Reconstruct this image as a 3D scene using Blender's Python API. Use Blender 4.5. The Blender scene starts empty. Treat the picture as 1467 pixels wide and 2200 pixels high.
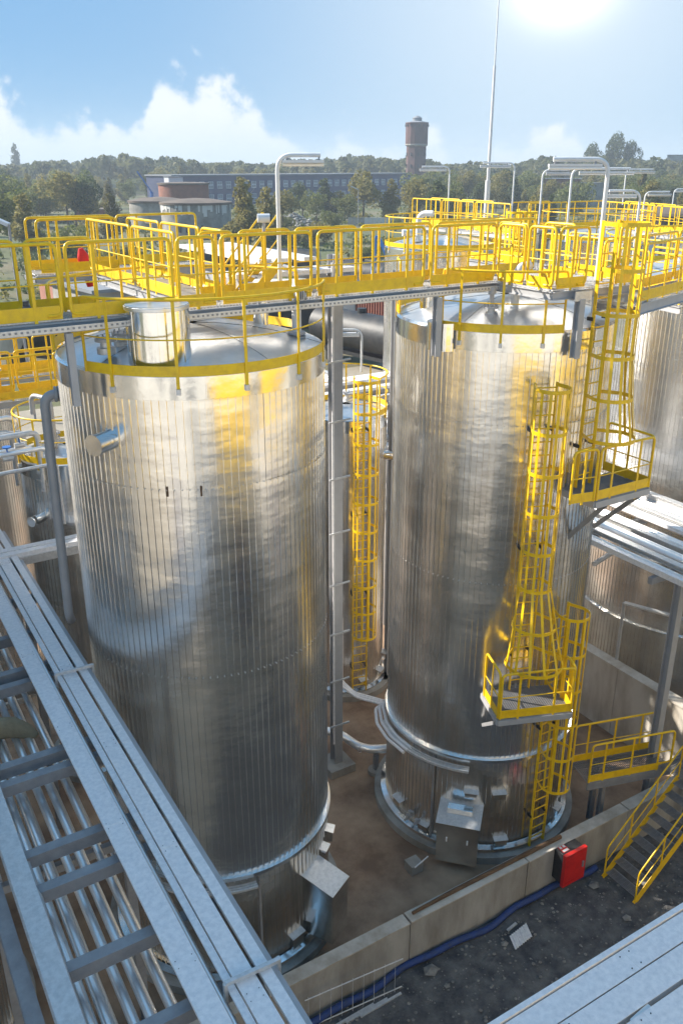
import bpy, math, random
import numpy as np
from mathutils import Vector, Matrix
C = bpy.context.scene.collection
SC = bpy.context.scene
rnd = random.Random(7)
PI = math.pi
rad = math.radians
# ------------------------------------------------------------------ camera
H = 16.0; PITCH = 21.9; YAW = 58.7; FPX = 1850.0
cam = bpy.data.cameras.new('camera'); co = bpy.data.objects.new('camera', cam); C.objects.link(co)
co.location = (0, 0, H); co.rotation_euler = (rad(90 - PITCH), 0, rad(YAW - 90))
cam.sensor_fit = 'VERTICAL'; cam.sensor_height = 36; cam.sensor_width = 24; cam.lens = FPX / 2200 * 36
cam.clip_start = .1; cam.clip_end = 6000
SC.camera = co
# ------------------------------------------------------------------ light
SUN_EL = 33.0; SUN_AZ = YAW + 72        # degrees, azimuth counted from +X towards +Y
sd = Vector((math.cos(rad(SUN_AZ)) * math.cos(rad(SUN_EL)), math.sin(rad(SUN_AZ)) * math.cos(rad(SUN_EL)), math.sin(rad(SUN_EL))))
sl = bpy.data.lights.new('sun', 'SUN'); sl.energy = 2.75; sl.angle = rad(.5); sl.color = (1, .93, .82)
so = bpy.data.objects.new('sun', sl); C.objects.link(so); so.rotation_euler = sd.to_track_quat('Z', 'Y').to_euler(); so.location = (0, 0, 60)
SC.view_settings.view_transform = 'Standard'; SC.view_settings.look = 'None'
SC.view_settings.exposure = 1.92; SC.view_settings.gamma = 1; SC.view_settings.use_curve_mapping = False
W = bpy.data.worlds.new('World'); SC.world = W; W.use_nodes = True
nt = W.node_tree; N = nt.nodes; L = nt.links; N.clear()
def nd(t, **k):
    n = N.new(t)
    for a, b in k.items(): setattr(n, a, b)
    return n
def mth(op, a, b=None, c=None, clamp=False):
    m = N.new('ShaderNodeMath'); m.operation = op; m.use_clamp = clamp
    for i, v in enumerate((a, b, c)):
        if v is None: continue
        if isinstance(v, (int, float)): m.inputs[i].default_value = v
        else: L.new(v, m.inputs[i])
    return m.outputs[0]
def sstep(v, a, b):
    m = N.new('ShaderNodeMapRange'); m.interpolation_type = 'SMOOTHSTEP'
    L.new(v, m.inputs[0]); m.inputs[1].default_value = a; m.inputs[2].default_value = b
    return m.outputs[0]
def mixc(f, a, b):
    m = N.new('ShaderNodeMix'); m.data_type = 'RGBA'
    if isinstance(f, (int, float)): m.inputs[0].default_value = f
    else: L.new(f, m.inputs[0])
    for i, v in ((6, a), (7, b)):
        if isinstance(v, tuple): m.inputs[i].default_value = v
        else: L.new(v, m.inputs[i])
    return m.outputs[2]
sky = nd('ShaderNodeTexSky', sky_type='NISHITA', sun_disc=False)
sky.sun_elevation = rad(SUN_EL); sky.sun_rotation = rad(90 - SUN_AZ); sky.altitude = 200; sky.air_density = 1.0; sky.dust_density = .6; sky.ozone_density = 2.2
tc = nd('ShaderNodeTexCoord'); sep = nd('ShaderNodeSeparateXYZ'); L.new(tc.outputs['Generated'], sep.inputs[0])
el = mth('MULTIPLY', mth('ARCSINE', sep.outputs[2]), 57.2958)
az = mth('MULTIPLY', mth('ARCTAN2', sep.outputs[1], sep.outputs[0]), 57.2958)
az = mth('SUBTRACT', YAW, az)            # degrees to the right of the view direction
nz = nd('ShaderNodeTexNoise'); nz.inputs['Scale'].default_value = 11; nz.inputs['Detail'].default_value = 7; nz.inputs['Roughness'].default_value = .58
L.new(tc.outputs['Generated'], nz.inputs['Vector'])
nb = nd('ShaderNodeTexNoise', noise_dimensions='1D'); nb.inputs['Scale'].default_value = .24; nb.inputs['Detail'].default_value = 2.5
L.new(mth('ADD', az, 11.3), nb.inputs['W'])
leftw = mth('SUBTRACT', 1.0, sstep(az, -7, -3.0))          # cumulus bank on one side, thin cloud on the other
top = mth('ADD', mth('MULTIPLY', mth('SUBTRACT', nb.outputs[0], .30), 10.0), 2.5)
top = mth('ADD', mth('MULTIPLY', top, leftw), mth('MULTIPLY', mth('SUBTRACT', 1.0, leftw), 1.6))
dens = mth('ADD', mth('MULTIPLY', mth('SUBTRACT', top, el), .16), mth('MULTIPLY', mth('SUBTRACT', nz.outputs[0], .5), 2.6))
cl = mth('MULTIPLY', sstep(dens, .0, .26), sstep(el, -3.0, 3.5))
cl = mth('MULTIPLY', cl, mth('ADD', .72, mth('MULTIPLY', nz.outputs[0], .4)))
# sun glow and bright core painted into the sky, apart from the sun lamp
gx = mth('DIVIDE', mth('SUBTRACT', az, 12.5), 16.5); gy = mth('DIVIDE', mth('SUBTRACT', el, 9.2), 11.0)
g2 = mth('ADD', mth('MULTIPLY', gx, gx), mth('MULTIPLY', gy, gy))
glow = mth('EXPONENT', mth('MULTIPLY', g2, -1.1))
core = mth('EXPONENT', mth('MULTIPLY', g2, -45.0))
hz = mth('EXPONENT', mth('MULTIPLY', mth('ABSOLUTE', el), -.40))
base = N.new('ShaderNodeMix'); base.data_type = 'RGBA'; base.blend_type = 'MULTIPLY'; base.inputs[0].default_value = 1
L.new(sky.outputs[0], base.inputs[6]); base.inputs[7].default_value = (.30, .42, .58, 1)
WHITE = (2.4, 2.48, 2.55, 1)
c0 = mixc(.93, base.outputs[2], (.50, 1.06, 1.74, 1))
c1 = mixc(mth('MULTIPLY', hz, .6), c0, (1.55, 2.05, 2.45, 1))
c2 = mixc(mth('MULTIPLY', glow, .68), c1, (2.25, 2.45, 2.55, 1))
c3 = mixc(mth('MULTIPLY', cl, .92), c2, WHITE)
c4 = mixc(core, c3, (4, 4, 3.9, 1))
bg = nd('ShaderNodeBackground'); bg.inputs[1].default_value = .115; L.new(c4, bg.inputs[0])
wo = nd('ShaderNodeOutputWorld'); L.new(bg.outputs[0], wo.inputs[0])

# ------------------------------------------------------------------ a pixel of the photograph to a point in the place
_t = rad(PITCH); _a = rad(YAW)
_F = (math.cos(_a), math.sin(_a)); _R = (math.sin(_a), -math.cos(_a))
def ray(x, y):
    s = x - 733.5; fw = FPX * math.cos(_t) - (y - 1100) * math.sin(_t); dn = FPX * math.sin(_t) + (y - 1100) * math.cos(_t)
    return (_F[0] * fw + _R[0] * s, _F[1] * fw + _R[1] * s, -dn)
def atz(x, y, z): r = ray(x, y); t = (z - H) / r[2]; return Vector((r[0] * t, r[1] * t, z))
def atY(x, y, Y): r = ray(x, y); t = Y / r[1]; return Vector((r[0] * t, Y, H + r[2] * t))
def atD(x, y, D): r = ray(x, y); t = D / math.hypot(r[0], r[1]); return Vector((r[0] * t, r[1] * t, H + r[2] * t))
def polar(azd, D, z=0.): a = rad(YAW - azd); return Vector((D * math.cos(a), D * math.sin(a), z))

# ------------------------------------------------------------------ materials
MT = {}
def mat(name, col, rough=.6, metal=0., noise=None, bump=None, spec=None, coord='Object', emit=None):
    """noise=(scale, second colour, contrast lo, hi[, stretch]); bump=(scale, strength, distance[, stretch])"""
    m = bpy.data.materials.new(name); m.use_nodes = True; t = m.node_tree; b = t.nodes['Principled BSDF']
    b.inputs['Roughness'].default_value = rough; b.inputs['Metallic'].default_value = metal
    b.inputs['Base Color'].default_value = (*col, 1)
    if spec is not None: b.inputs['Specular IOR Level'].default_value = spec
    g = t.nodes.new('ShaderNodeNewGeometry')
    def vec(st):
        if not st: return g.outputs['Position']
        mp = t.nodes.new('ShaderNodeMapping'); mp.inputs['Scale'].default_value = st; t.links.new(g.outputs['Position'], mp.inputs[0]); return mp.outputs[0]
    if noise:
        n = t.nodes.new('ShaderNodeTexNoise'); n.inputs['Scale'].default_value = noise[0]; n.inputs['Detail'].default_value = 5; n.inputs['Roughness'].default_value = .62
        t.links.new(vec(noise[4] if len(noise) > 4 else None), n.inputs['Vector'])
        r = t.nodes.new('ShaderNodeMapRange'); t.links.new(n.outputs[0], r.inputs[0]); r.inputs[1].default_value = noise[2]; r.inputs[2].default_value = noise[3]
        x = t.nodes.new('ShaderNodeMix'); x.data_type = 'RGBA'; t.links.new(r.outputs[0], x.inputs[0]); x.inputs[6].default_value = (*col, 1); x.inputs[7].default_value = (*noise[1], 1)
        t.links.new(x.outputs[2], b.inputs['Base Color'])
    if bump:
        bl = bump if isinstance(bump, list) else [bump]; prev = None
        for q in bl:
            n = t.nodes.new('ShaderNodeTexNoise'); n.inputs['Scale'].default_value = q[0]; n.inputs['Detail'].default_value = 3
            t.links.new(vec(q[3] if len(q) > 3 else None), n.inputs['Vector'])
            u = t.nodes.new('ShaderNodeBump'); u.inputs['Strength'].default_value = q[1]; u.inputs['Distance'].default_value = q[2]
            t.links.new(n.outputs[0], u.inputs['Height'])
            if prev: t.links.new(prev, u.inputs['Normal'])
            prev = u.outputs[0]
        t.links.new(prev, b.inputs['Normal'])
    MT[name] = m; return m
mat('cladding', (.91, .895, .87), .24, 1, noise=(1.3, (.72, .705, .68), .35, .75), bump=[(1.25, .75, .03, (.6, .6, 1.5)), (4.5, .4, .006, (1, 1, 1)), (60, .12, .002)])
mat('cladding_smooth', (.82, .82, .81), .16, 1, noise=(3, (.68, .68, .67), .4, .8), bump=[(2.2, .35, .02), (40, .1, .002)])
mat('roof_metal', (.78, .78, .78), .34, .85, noise=(3, (.64, .64, .64), .4, .8), bump=(2.5, .3, .015))
mat('pipe_jacket', (.92, .91, .90), .28, .8)
mat('galvanised', (.68, .675, .67), .42, .5, noise=(14, (.55, .55, .55), .38, .66), bump=(50, .06, .002))
mat('galvanised_dark', (.25, .25, .26), .5, .15, noise=(5, (.34, .34, .35), .35, .75), bump=(30, .1, .003))
mat('zinc_pale', (.88, .85, .84), .42, .1, noise=(16, (.70, .69, .70), .35, .7), bump=(40, .08, .002))
mat('yellow', (.93, .585, .006), .36, 0, noise=(7, (.72, .42, .02), .4, .8), bump=(60, .04, .002))
mat('white_paint', (.72, .73, .74), .38, 0, noise=(4, (.6, .61, .62), .4, .8))
mat('grey_paint', (.43, .43, .44), .45, .1, noise=(4, (.36, .36, .37), .4, .8))
mat('concrete', (.43, .41, .375), .88, 0, noise=(1.6, (.24, .22, .19), .36, .68, (1, 1, .3)), bump=(18, .35, .01))
mat('concrete_pale', (.58, .54, .48), .88, 0, noise=(1.2, (.33, .28, .22), .4, .7, (1, 1, .35)), bump=(18, .3, .01))
mat('basin_floor', (.42, .29, .19), .8, 0, noise=(.7, (.20, .125, .08), .36, .64), bump=(9, .4, .015))
mat('gravel', (.15, .145, .14), .92, 0, noise=(2.6, (.055, .055, .06), .36, .66), bump=[(3, .8, .12), (26, .8, .03)])
mat('stone', (.30, .28, .25), .9, 0, noise=(6, (.13, .125, .12), .35, .7), bump=(22, .4, .02))
mat('blue_hose', (.022, .055, .20), .65, 0, noise=(6, (.03, .045, .11), .4, .7))
mat('red', (.62, .018, .014), .4, 0, noise=(5, (.5, .012, .012), .4, .7))
mat('black', (.018, .019, .022), .5, 0, noise=(5, (.035, .035, .038), .4, .7))
mat('tar', (.022, .024, .028), .55, .1, noise=(.7, (.055, .05, .048), .42, .7), bump=(2, .3, .05))
mat('timber', (.16, .095, .05), .9, 0, noise=(9, (.07, .042, .024), .35, .7, (.3, 1, 1)), bump=(30, .4, .01))
mat('sack', (.34, .27, .17), .95, 0, noise=(4, (.22, .17, .10), .35, .7), bump=(8, .7, .05))
mat('brick', (.30, .125, .085), .9, 0, noise=(.6, (.22, .10, .075), .38, .66), bump=(6, .3, .02))
mat('brick_dark', (.13, .06, .055), .9, 0, noise=(.12, (.075, .042, .04), .38, .66))
mat('pink_brick', (.42, .19, .14), .9, 0, noise=(.7, (.33, .15, .11), .38, .66))
mat('render_wall', (.42, .40, .36), .9, 0, noise=(.5, (.28, .25, .22), .4, .66))
mat('ruin_wall', (.36, .34, .31), .92, 0, noise=(.35, (.20, .19, .17), .38, .62))
mat('flaked_white', (.62, .60, .57), .9)
mat('ruin_roof', (.115, .09, .075), .95, 0, noise=(.3, (.19, .15, .12), .4, .7))
mat('blue_wall', (.045, .06, .135), .8, 0, noise=(.08, (.03, .042, .10), .4, .7))
mat('roof_grey', (.20, .215, .24), .8, 0, noise=(.1, (.27, .28, .30), .4, .7))
mat('window_glass', (.05, .06, .075), .12, 0)
mat('window_white', (.55, .57, .60), .5)
mat('ground', (.085, .10, .035), .95, 0, noise=(.035, (.15, .125, .07), .42, .62), bump=(.8, .6, .2))
mat('yard', (.32, .28, .22), .95, 0, noise=(.12, (.20, .17, .13), .4, .65), bump=(2, .5, .1))
mat('bark', (.10, .08, .06), .9)
mat('birch_bark', (.45, .43, .40), .9)
def leafmat(nm, a, b, sc):
    mat(nm, a, .75, 0, noise=(sc, b, .35, .65)); t = MT[nm].node_tree; pb = t.nodes['Principled BSDF']; src = pb.inputs['Base Color'].links[0].from_socket
    tr = t.nodes.new('ShaderNodeBsdfTranslucent'); t.links.new(src, tr.inputs[0]); mx = t.nodes.new('ShaderNodeMixShader'); mx.inputs[0].default_value = .45
    t.links.new(pb.outputs[0], mx.inputs[1]); t.links.new(tr.outputs[0], mx.inputs[2]); t.links.new(mx.outputs[0], t.nodes['Material Output'].inputs[0])
for nm, a, b in (('leaf_green', (.12, .155, .04), (.20, .20, .055)), ('leaf_olive', (.20, .18, .05), (.27, .23, .07)), ('leaf_dark', (.07, .10, .035), (.11, .13, .045)), ('leaf_gold', (.17, .14, .035), (.11, .105, .03)), ('leaf_forest', (.095, .115, .045), (.16, .15, .055))):
    leafmat(nm, a, b, .45 if nm != 'leaf_forest' else .05)
mat('freight_red', (.30, .035, .03), .6, 0, noise=(2, (.2, .03, .028), .4, .7))
mat('crane_blue', (.035, .14, .42), .5)
mat('sky_blue', (.10, .30, .70), .5)
mat('sign_white', (.75, .75, .73), .5)
mat('tube_glass', (.80, .82, .84), .25)
mat('facade', (.62, .60, .56), .7, 0, noise=(.3, (.52, .50, .46), .4, .7, (1, 1, .3)), bump=(3, .1, .02))

# ------------------------------------------------------------------ object helpers
def tag(o, label=None, cat=None, group=None, kind=None):
    if label: o['label'] = label
    if cat: o['category'] = cat
    if group: o['group'] = group
    if kind: o['kind'] = kind
    return o
def wloc(o):
    v = Vector((0, 0, 0))
    while o is not None: v += o.location; o = o.parent
    return v
def thing(name, loc, label, cat, group=None):
    o = bpy.data.objects.new(name, None); C.objects.link(o); o.location = loc; o.empty_display_size = .3
    return tag(o, label, cat, group or GROUPS.get(cat))
GROUPS = {'ladder': 'yellow caged ladders', 'lamp': 'lamps on bent posts', 'tank': 'storage tanks', 'walkway': 'yellow railed walkways', 'tank wagon': 'black tank wagons', 'pipe': 'pipes of the racks', 'pipe rack': 'pipe racks', 'platform': 'ladder platforms', 'valve': 'hand valves of the left piping', 'column': 'steel columns', 'ruin': 'ruined round tanks', 'stairs': 'stairs'}
class MB:
    def __init__(s): s.v = []; s.f = []; s.sm = []
    def add(s, vs, fs, smooth=False):
        b = len(s.v); s.v += [tuple(v) for v in vs]; s.f += [tuple(b + i for i in f) for f in fs]; s.sm += [smooth] * len(fs); return s
    def box(s, a, b):
        (x0, y0, z0), (x1, y1, z1) = a, b
        return s.add([(x0, y0, z0), (x1, y0, z0), (x1, y1, z0), (x0, y1, z0), (x0, y0, z1), (x1, y0, z1), (x1, y1, z1), (x0, y1, z1)],
                     [(0, 3, 2, 1), (4, 5, 6, 7), (0, 1, 5, 4), (1, 2, 6, 5), (2, 3, 7, 6), (3, 0, 4, 7)])
    def bar(s, p, q, w, h, up=(0, 0, 1)):
        """rectangular bar from p to q, w across, h along up"""
        p = Vector(p); q = Vector(q); d = (q - p).normalized(); u = Vector(up)
        if abs(d.dot(u)) > .98: u = Vector((1, 0, 0)) if abs(d.x) < .9 else Vector((0, 1, 0))
        r = d.cross(u).normalized() * w / 2; n = r.cross(d).normalized() * h / 2
        vs = [p - r - n, p + r - n, p + r + n, p - r + n, q - r - n, q + r - n, q + r + n, q - r + n]
        return s.add(vs, [(0, 1, 2, 3), (7, 6, 5, 4), (1, 0, 4, 5), (2, 1, 5, 6), (3, 2, 6, 7), (0, 3, 7, 4)])
    def ibeam(s, p, q, w, h, t=.018):
        p = Vector(p); q = Vector(q); d = (q - p).normalized(); u = Vector((0, 0, 1))
        if abs(d.z) > .98: u = Vector((0, 1, 0))
        n = d.cross(u).cross(d).normalized()
        s.bar(p + n * (h / 2 - t / 2), q + n * (h / 2 - t / 2), w, t, n); s.bar(p - n * (h / 2 - t / 2), q - n * (h / 2 - t / 2), w, t, n)
        return s.bar(p, q, t, h - 2 * t, n)
    def tube(s, pts, r, n=8, closed=False, caps=True):
        P = [Vector(p) for p in pts]; m = len(P); rings = []; up = None; vs = []
        for i in range(m):
            if closed: d = P[(i + 1) % m] - P[i - 1]
            else: d = P[min(i + 1, m - 1)] - P[max(i - 1, 0)]
            d.normalize()
            if up is None:
                up = Vector((0, 0, 1)) if abs(d.z) < .9 else Vector((1, 0, 0))
            a = d.cross(up)
            if a.length < 1e-4: a = d.orthogonal()
            a.normalize(); b = a.cross(d).normalized(); up = b
            rr = r[i] if isinstance(r, (list, tuple)) else r
            for k in range(n):
                g = 2 * PI * k / n; vs.append(P[i] + a * math.cos(g) * rr + b * math.sin(g) * rr)
        fs = []
        for i in range(m if closed else m - 1):
            j = (i + 1) % m
            for k in range(n): k2 = (k + 1) % n; fs.append((i * n + k, i * n + k2, j * n + k2, j * n + k))
        s.add(vs, fs, True)
        if caps and not closed: s.add(vs[:n], [tuple(range(n))[::-1]]); s.add(vs[-n:], [tuple(range(n))])
        return s
    def rev(s, prof, c, a0=0., a1=360., n=32, smooth=True):
        """revolve (r,z) profile about the vertical through c"""
        full = abs(a1 - a0) >= 360; k = n if full else n + 1
        for (r0, z0), (r1, z1) in zip(prof, prof[1:]):
            vs = []
            for i in range(k):
                g = rad(a0 + (a1 - a0) * i / n); vs += [(c[0] + r0 * math.cos(g), c[1] + r0 * math.sin(g), z0), (c[0] + r1 * math.cos(g), c[1] + r1 * math.sin(g), z1)]
            fs = []
            for i in range(n):
                j = (i + 1) % k; q = (2 * i, 2 * j, 2 * j + 1, 2 * i + 1)
                fs.append(q)
            s.add(vs, fs, smooth)
        return s
    def cyl(s, c, r, z0, z1, n=24):
        s.rev([(r, z0), (r, z1)], c, n=n)
        s.add([(c[0] + r * math.cos(2 * PI * i / n), c[1] + r * math.sin(2 * PI * i / n), z1) for i in range(n)], [tuple(range(n))])
        return s.add([(c[0] + r * math.cos(2 * PI * i / n), c[1] + r * math.sin(2 * PI * i / n), z0) for i in range(n)], [tuple(range(n))[::-1]])
    def build(s, name, m, parent=None, origin=None, **k):
        org = wloc(parent) if parent is not None else Vector(origin if origin is not None else (0, 0, 0))
        me = bpy.data.meshes.new(name); me.from_pydata([(v[0] - org.x, v[1] - org.y, v[2] - org.z) for v in s.v], [], s.f)
        me.polygons.foreach_set('use_smooth', s.sm); me.materials.append(MT[m] if isinstance(m, str) else m); me.update()
        o = bpy.data.objects.new(name, me); C.objects.link(o)
        if parent is not None: o.parent = parent
        else: o.location = org
        if k: tag(o, **k)
        return o
def share(src, parent, loc=(0, 0, 0), rot=(0, 0, 0), name=None):
    c = src.copy(); c.parent = parent; c.location = loc; c.rotation_euler = rot; C.objects.link(c); return c
def copy_tree(o, parent=None, loc=None, rz=None):
    c = o.copy(); C.objects.link(c); c.parent = parent
    if loc is not None: c.location = loc
    if rz is not None: c.rotation_euler = (0, 0, rz)
    for ch in list(o.children): copy_tree(ch, c)
    return c
def arc(c, r, z, a0, a1, n):
    return [(c[0] + r * math.cos(rad(a0 + (a1 - a0) * i / n)), c[1] + r * math.sin(rad(a0 + (a1 - a0) * i / n)), z) for i in range(n + 1)]
def pol(c, r, a, z): return Vector((c[0] + r * math.cos(rad(a)), c[1] + r * math.sin(rad(a)), z))

# ------------------------------------------------------------------ SETTING
def sheet(name, x0, y0, x1, y1, z, m, kind='structure'):
    return tag(MB().add([(x0, y0, z), (x1, y0, z), (x1, y1, z), (x0, y1, z)], [(0, 1, 2, 3)]).build(name, m), kind=kind)
sheet('ground', -3000, -3000, 5000, 5000, -.03, 'ground')
sheet('yard_ground', -60, -40, 95, 62, -.012, 'yard')
# uneven dark rubble ground beside the basin
v = []; nx, ny = 90, 46
for j in range(ny + 1):
    for i in range(nx + 1):
        x = 2 + i * 20 / nx; y = 3.0 + j * 7.85 / ny
        v.append((x, y, .012 + .05 * rnd.random() * (1 if 0 < i < nx and 0 < j < ny else 0)))
g = MB().add(v, [(j * (nx + 1) + i, j * (nx + 1) + i + 1, (j + 1) * (nx + 1) + i + 1, (j + 1) * (nx + 1) + i) for j in range(ny) for i in range(nx)], True)
g.build('gravel_ground', 'gravel', kind='structure')
sheet('basin_floor', -6, 11.1, 18.25, 34, 0.0, 'basin_floor')
sheet('basin_floor_beyond', 18.55, 11.1, 40, 34, 0.0, 'basin_floor')
# loose stones
stones = []
ico = [(0, 0, .7), (.8, 0, .1), (.25, .75, .12), (-.65, .45, .1), (-.6, -.5, .12), (.3, -.75, .1), (.1, .1, -.4)]
icf = [(0, 1, 2), (0, 2, 3), (0, 3, 4), (0, 4, 5), (0, 5, 1), (6, 2, 1), (6, 3, 2), (6, 4, 3), (6, 5, 4), (6, 1, 5)]
sm = MB().add(ico, icf)
for k in range(2600):
    x = rnd.uniform(4, 18); y = rnd.uniform(5.5, 10.7); s_ = rnd.choice([.012, .02, .02, .03, .045]) * rnd.uniform(.7, 1.3); a = rnd.uniform(0, 6.3)
    ca, sa = math.cos(a) * s_, math.sin(a) * s_
    sm.add([(x + p[0] * ca - p[1] * sa, y + p[0] * sa + p[1] * ca, .05 + p[2] * s_) for p in ico], icf)
sm.v = sm.v[7:]; sm.f = [tuple(i - 7 for i in f) for f in sm.f[10:]]; sm.sm = sm.sm[10:]
sm.build('loose_stones', 'stone', kind='stuff')
for (px, py, s_, lb) in ((925, 2090, .2, 'large grey stone lying at the foot of the basin wall beside the wire fence'), (1083, 2030, .10, 'pale stone touching the corrugated metal scrap'), (1275, 1905, .16, 'rough grey stone beside the foot of the steel stairs'),
                         (960, 2120, .08, 'small tan stone on the dark gravel below the metal scrap'), (1345, 1975, .12, 'broken concrete lump in front of the steel stairs')):
    p = atz(px, py, .03); a = rnd.uniform(0, 6)
    MB().add([(p.x + (q[0] * math.cos(a) - q[1] * math.sin(a)) * s_ * 1.2, p.y + (q[0] * math.sin(a) + q[1] * math.cos(a)) * s_, p.z + s_ * .3 + q[2] * s_ * .7) for q in ico], icf).build('stone', 'stone', origin=p, label=lb, cat='stone')

# basin wall of concrete panels
def walls():
    t = thing('basin_wall', (8, 10.98, 0), 'long low concrete basin wall running in front of the two big tanks', 'wall')
    xs = [-2.0, 1.2, 4.98, 8.3, 11.6, 14.9, 18.2]
    for i, (a, b) in enumerate(zip(xs, xs[1:])):
        h = 1.2 + (.012 if i % 2 else 0)
        MB().box((a + .012, 10.86, 0), (b - .012, 11.1, h)).build('wall_panel', 'concrete', t)
        MB().box((a + .02, 10.835, h), (b - .02, 11.125, h + .03)).build('coping', 'concrete_pale', t)
    t = thing('dividing_wall', (18.4, 14, 0), 'taller pale stained concrete wall between the right tank and the far right tank', 'wall')
    ys = [11.13, 14.4, 17.7, 21, 24.3, 27.6]
    for a, b in zip(ys, ys[1:]):
        MB().box((18.27, a + .01, 0), (18.53, b - .01, 2.25)).build('wall_panel', 'concrete_pale', t)
        MB().box((18.22, a + .01, 2.25), (18.58, b - .01, 2.31)).build('coping', 'concrete_pale', t)
    t = thing('basin_wall', (24, 10.98, 0), 'concrete basin wall continuing right behind the steel stairs', 'wall')
    for a, b in ((18.6, 22), (22, 25.4), (25.4, 29)):
        MB().box((a + .012, 10.86, 0), (b - .012, 11.1, 1.2)).build('wall_panel', 'concrete', t)
walls()

# ------------------------------------------------------------------ RAILINGS
def round_path(pts, r=.12, n=4):
    P = [Vector(p) for p in pts]; out = [P[0]]
    for a, b, c in zip(P, P[1:], P[2:]):
        d1 = (a - b); d2 = (c - b); k = min(r, d1.length * .45, d2.length * .45)
        s = b + d1.normalized() * k; e = b + d2.normalized() * k
        for i in range(n + 1): t = i / n; out.append(s * (1 - t) ** 2 + b * 2 * t * (1 - t) + e * t * t)
    out.append(P[-1]); return out
def rail_panel(par, p, q, posts=None, h=1.1, drop=.1, toe=.2, knee=(.52,), step=.95, hook=True, name='railing_panel', slope=False):
    p = Vector(p); q = Vector(q); d = (q - p); Ln = d.length; u = d.normalized(); Z = Vector((0, 0, 1))
    a = p + u * .03; b = q - u * .03
    path = [a + u * .22 + Z * .06, a + Z * .06, a + Z * h, b + Z * h, b + Z * .06, b - u * .22 + Z * .06] if (hook and Ln > .7) else [a, a + Z * h, b + Z * h, b]
    fr = MB().tube(round_path(path, .11), .028, 8).build(name, 'yellow', par)
    for kz in knee: MB().tube([a + Z * kz, b + Z * kz], .0125, 6).build('knee_rail', 'yellow', fr)
    if toe:
        n = Vector((-u.y, u.x, 0)); MB().bar(a + Z * (toe / 2 + .005), b + Z * (toe / 2 + .005), .008, toe).build('toe_board', 'yellow', fr)
    m = max(1, round(Ln / step)) if posts is None else posts
    for i in range(m):
        c = a + (b - a) * ((i + .5) / m)
        MB().bar(c - Z * drop, c + Z * (h - .02), .016, .05, u).build('post', 'yellow', fr)
    return fr
def rail_run(par, p, q, n, gap=.05, **k):
    p = Vector(p); q = Vector(q)
    for i in range(n):
        a = p + (q - p) * (i / n); b = p + (q - p) * ((i + 1) / n); u = (b - a).normalized() * gap / 2
        rail_panel(par, a + u, b - u, **k)
def ring_rail(par, c, r, z, a0, a1, nposts, h=1.1, toe=.16, knee=True, n=None, down=True, drop=.24):
    n = n or max(8, int(abs(a1 - a0) / 5))
    top = arc(c, r, z + h, a0, a1, n); Z = Vector((0, 0, 1))
    full = abs(a1 - a0) >= 359
    path = [Vector(p) for p in top]
    if down and not full:
        path = [Vector((top[0][0], top[0][1], z + .03))] + path + [Vector((top[-1][0], top[-1][1], z + .03))]
        path = round_path([path[0], path[1]], .1) [:1] + [path[1] - Z * .1] + [path[1] + (path[2] - path[1]) * .15 - Z * .02] + path[2:-2] + [path[-2] + (path[-3] - path[-2]) * .15 - Z * .02, path[-2] - Z * .1, path[-1]]
    fr = MB().tube(path, .024, 8, closed=False).build('guard_rail', 'yellow', par)
    if knee: MB().tube(arc(c, r, z + h * .5, a0, a1, n), .0125, 6).build('knee_rail', 'yellow', fr)
    t = MB(); A = arc(c, r + .006, 0, a0, a1, n); B = arc(c, r - .006, 0, a0, a1, n); vs = []; fs = []
    for p, q in zip(A, B): vs += [(p[0], p[1], z), (p[0], p[1], z + toe), (q[0], q[1], z + toe), (q[0], q[1], z)]
    for i in range(n):
        for k in range(4): k2 = (k + 1) % 4; fs.append((4 * i + k, 4 * i + 4 + k, 4 * i + 4 + k2, 4 * i + k2))
    t.add(vs, fs, False).build('toe_board', 'yellow', fr)
    for i in range(nposts):
        a = a0 + (a1 - a0) * (i + .5) / nposts
        p = pol(c, r + .018, a, z - drop); MB().bar(p, p + Z * (h + drop - .02), .05, .016, pol((0, 0), 1, a, 0)).build('post', 'yellow', fr)
        w = pol(c, r - .03, a, z - drop + .04); MB().bar(w, w + pol((0, 0), .08, a, 0), .07, .09).build('bracket', 'galvanised', fr)
    return fr

# ------------------------------------------------------------------ TANKS
def clad_mesh(r, z0, z1, ang, nrib, name='cladding_panel', lap=.0):
    """one ribbed sheet, origin at the axis, spanning ang degrees from angle 0"""
    m = MB(); per = ang / nrib; w = math.degrees(.011 / r); f = math.degrees(.005 / r); R1 = r + .02
    for k in range(nrib):
        a = k * per
        m.rev([(r, z0), (r, z1)], (0, 0), a + w + f, a + per - w - f, n=3)
        for (b0, ra, b1, rb) in ((a - w - f, r, a - w, R1), (a - w, R1, a + w, R1), (a + w, R1, a + w + f, r)):
            g0, g1 = rad(b0), rad(b1)
            m.add([(ra * math.cos(g0), ra * math.sin(g0), z0), (rb * math.cos(g1), rb * math.sin(g1), z0), (rb * math.cos(g1), rb * math.sin(g1), z1), (ra * math.cos(g0), ra * math.sin(g0), z1)], [(0, 1, 2, 3)])
    me = bpy.data.meshes.new(name); me.from_pydata(m.v, [], m.f); me.polygons.foreach_set('use_smooth', m.sm); me.materials.append(MT['cladding']); me.update()
    return me
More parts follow.
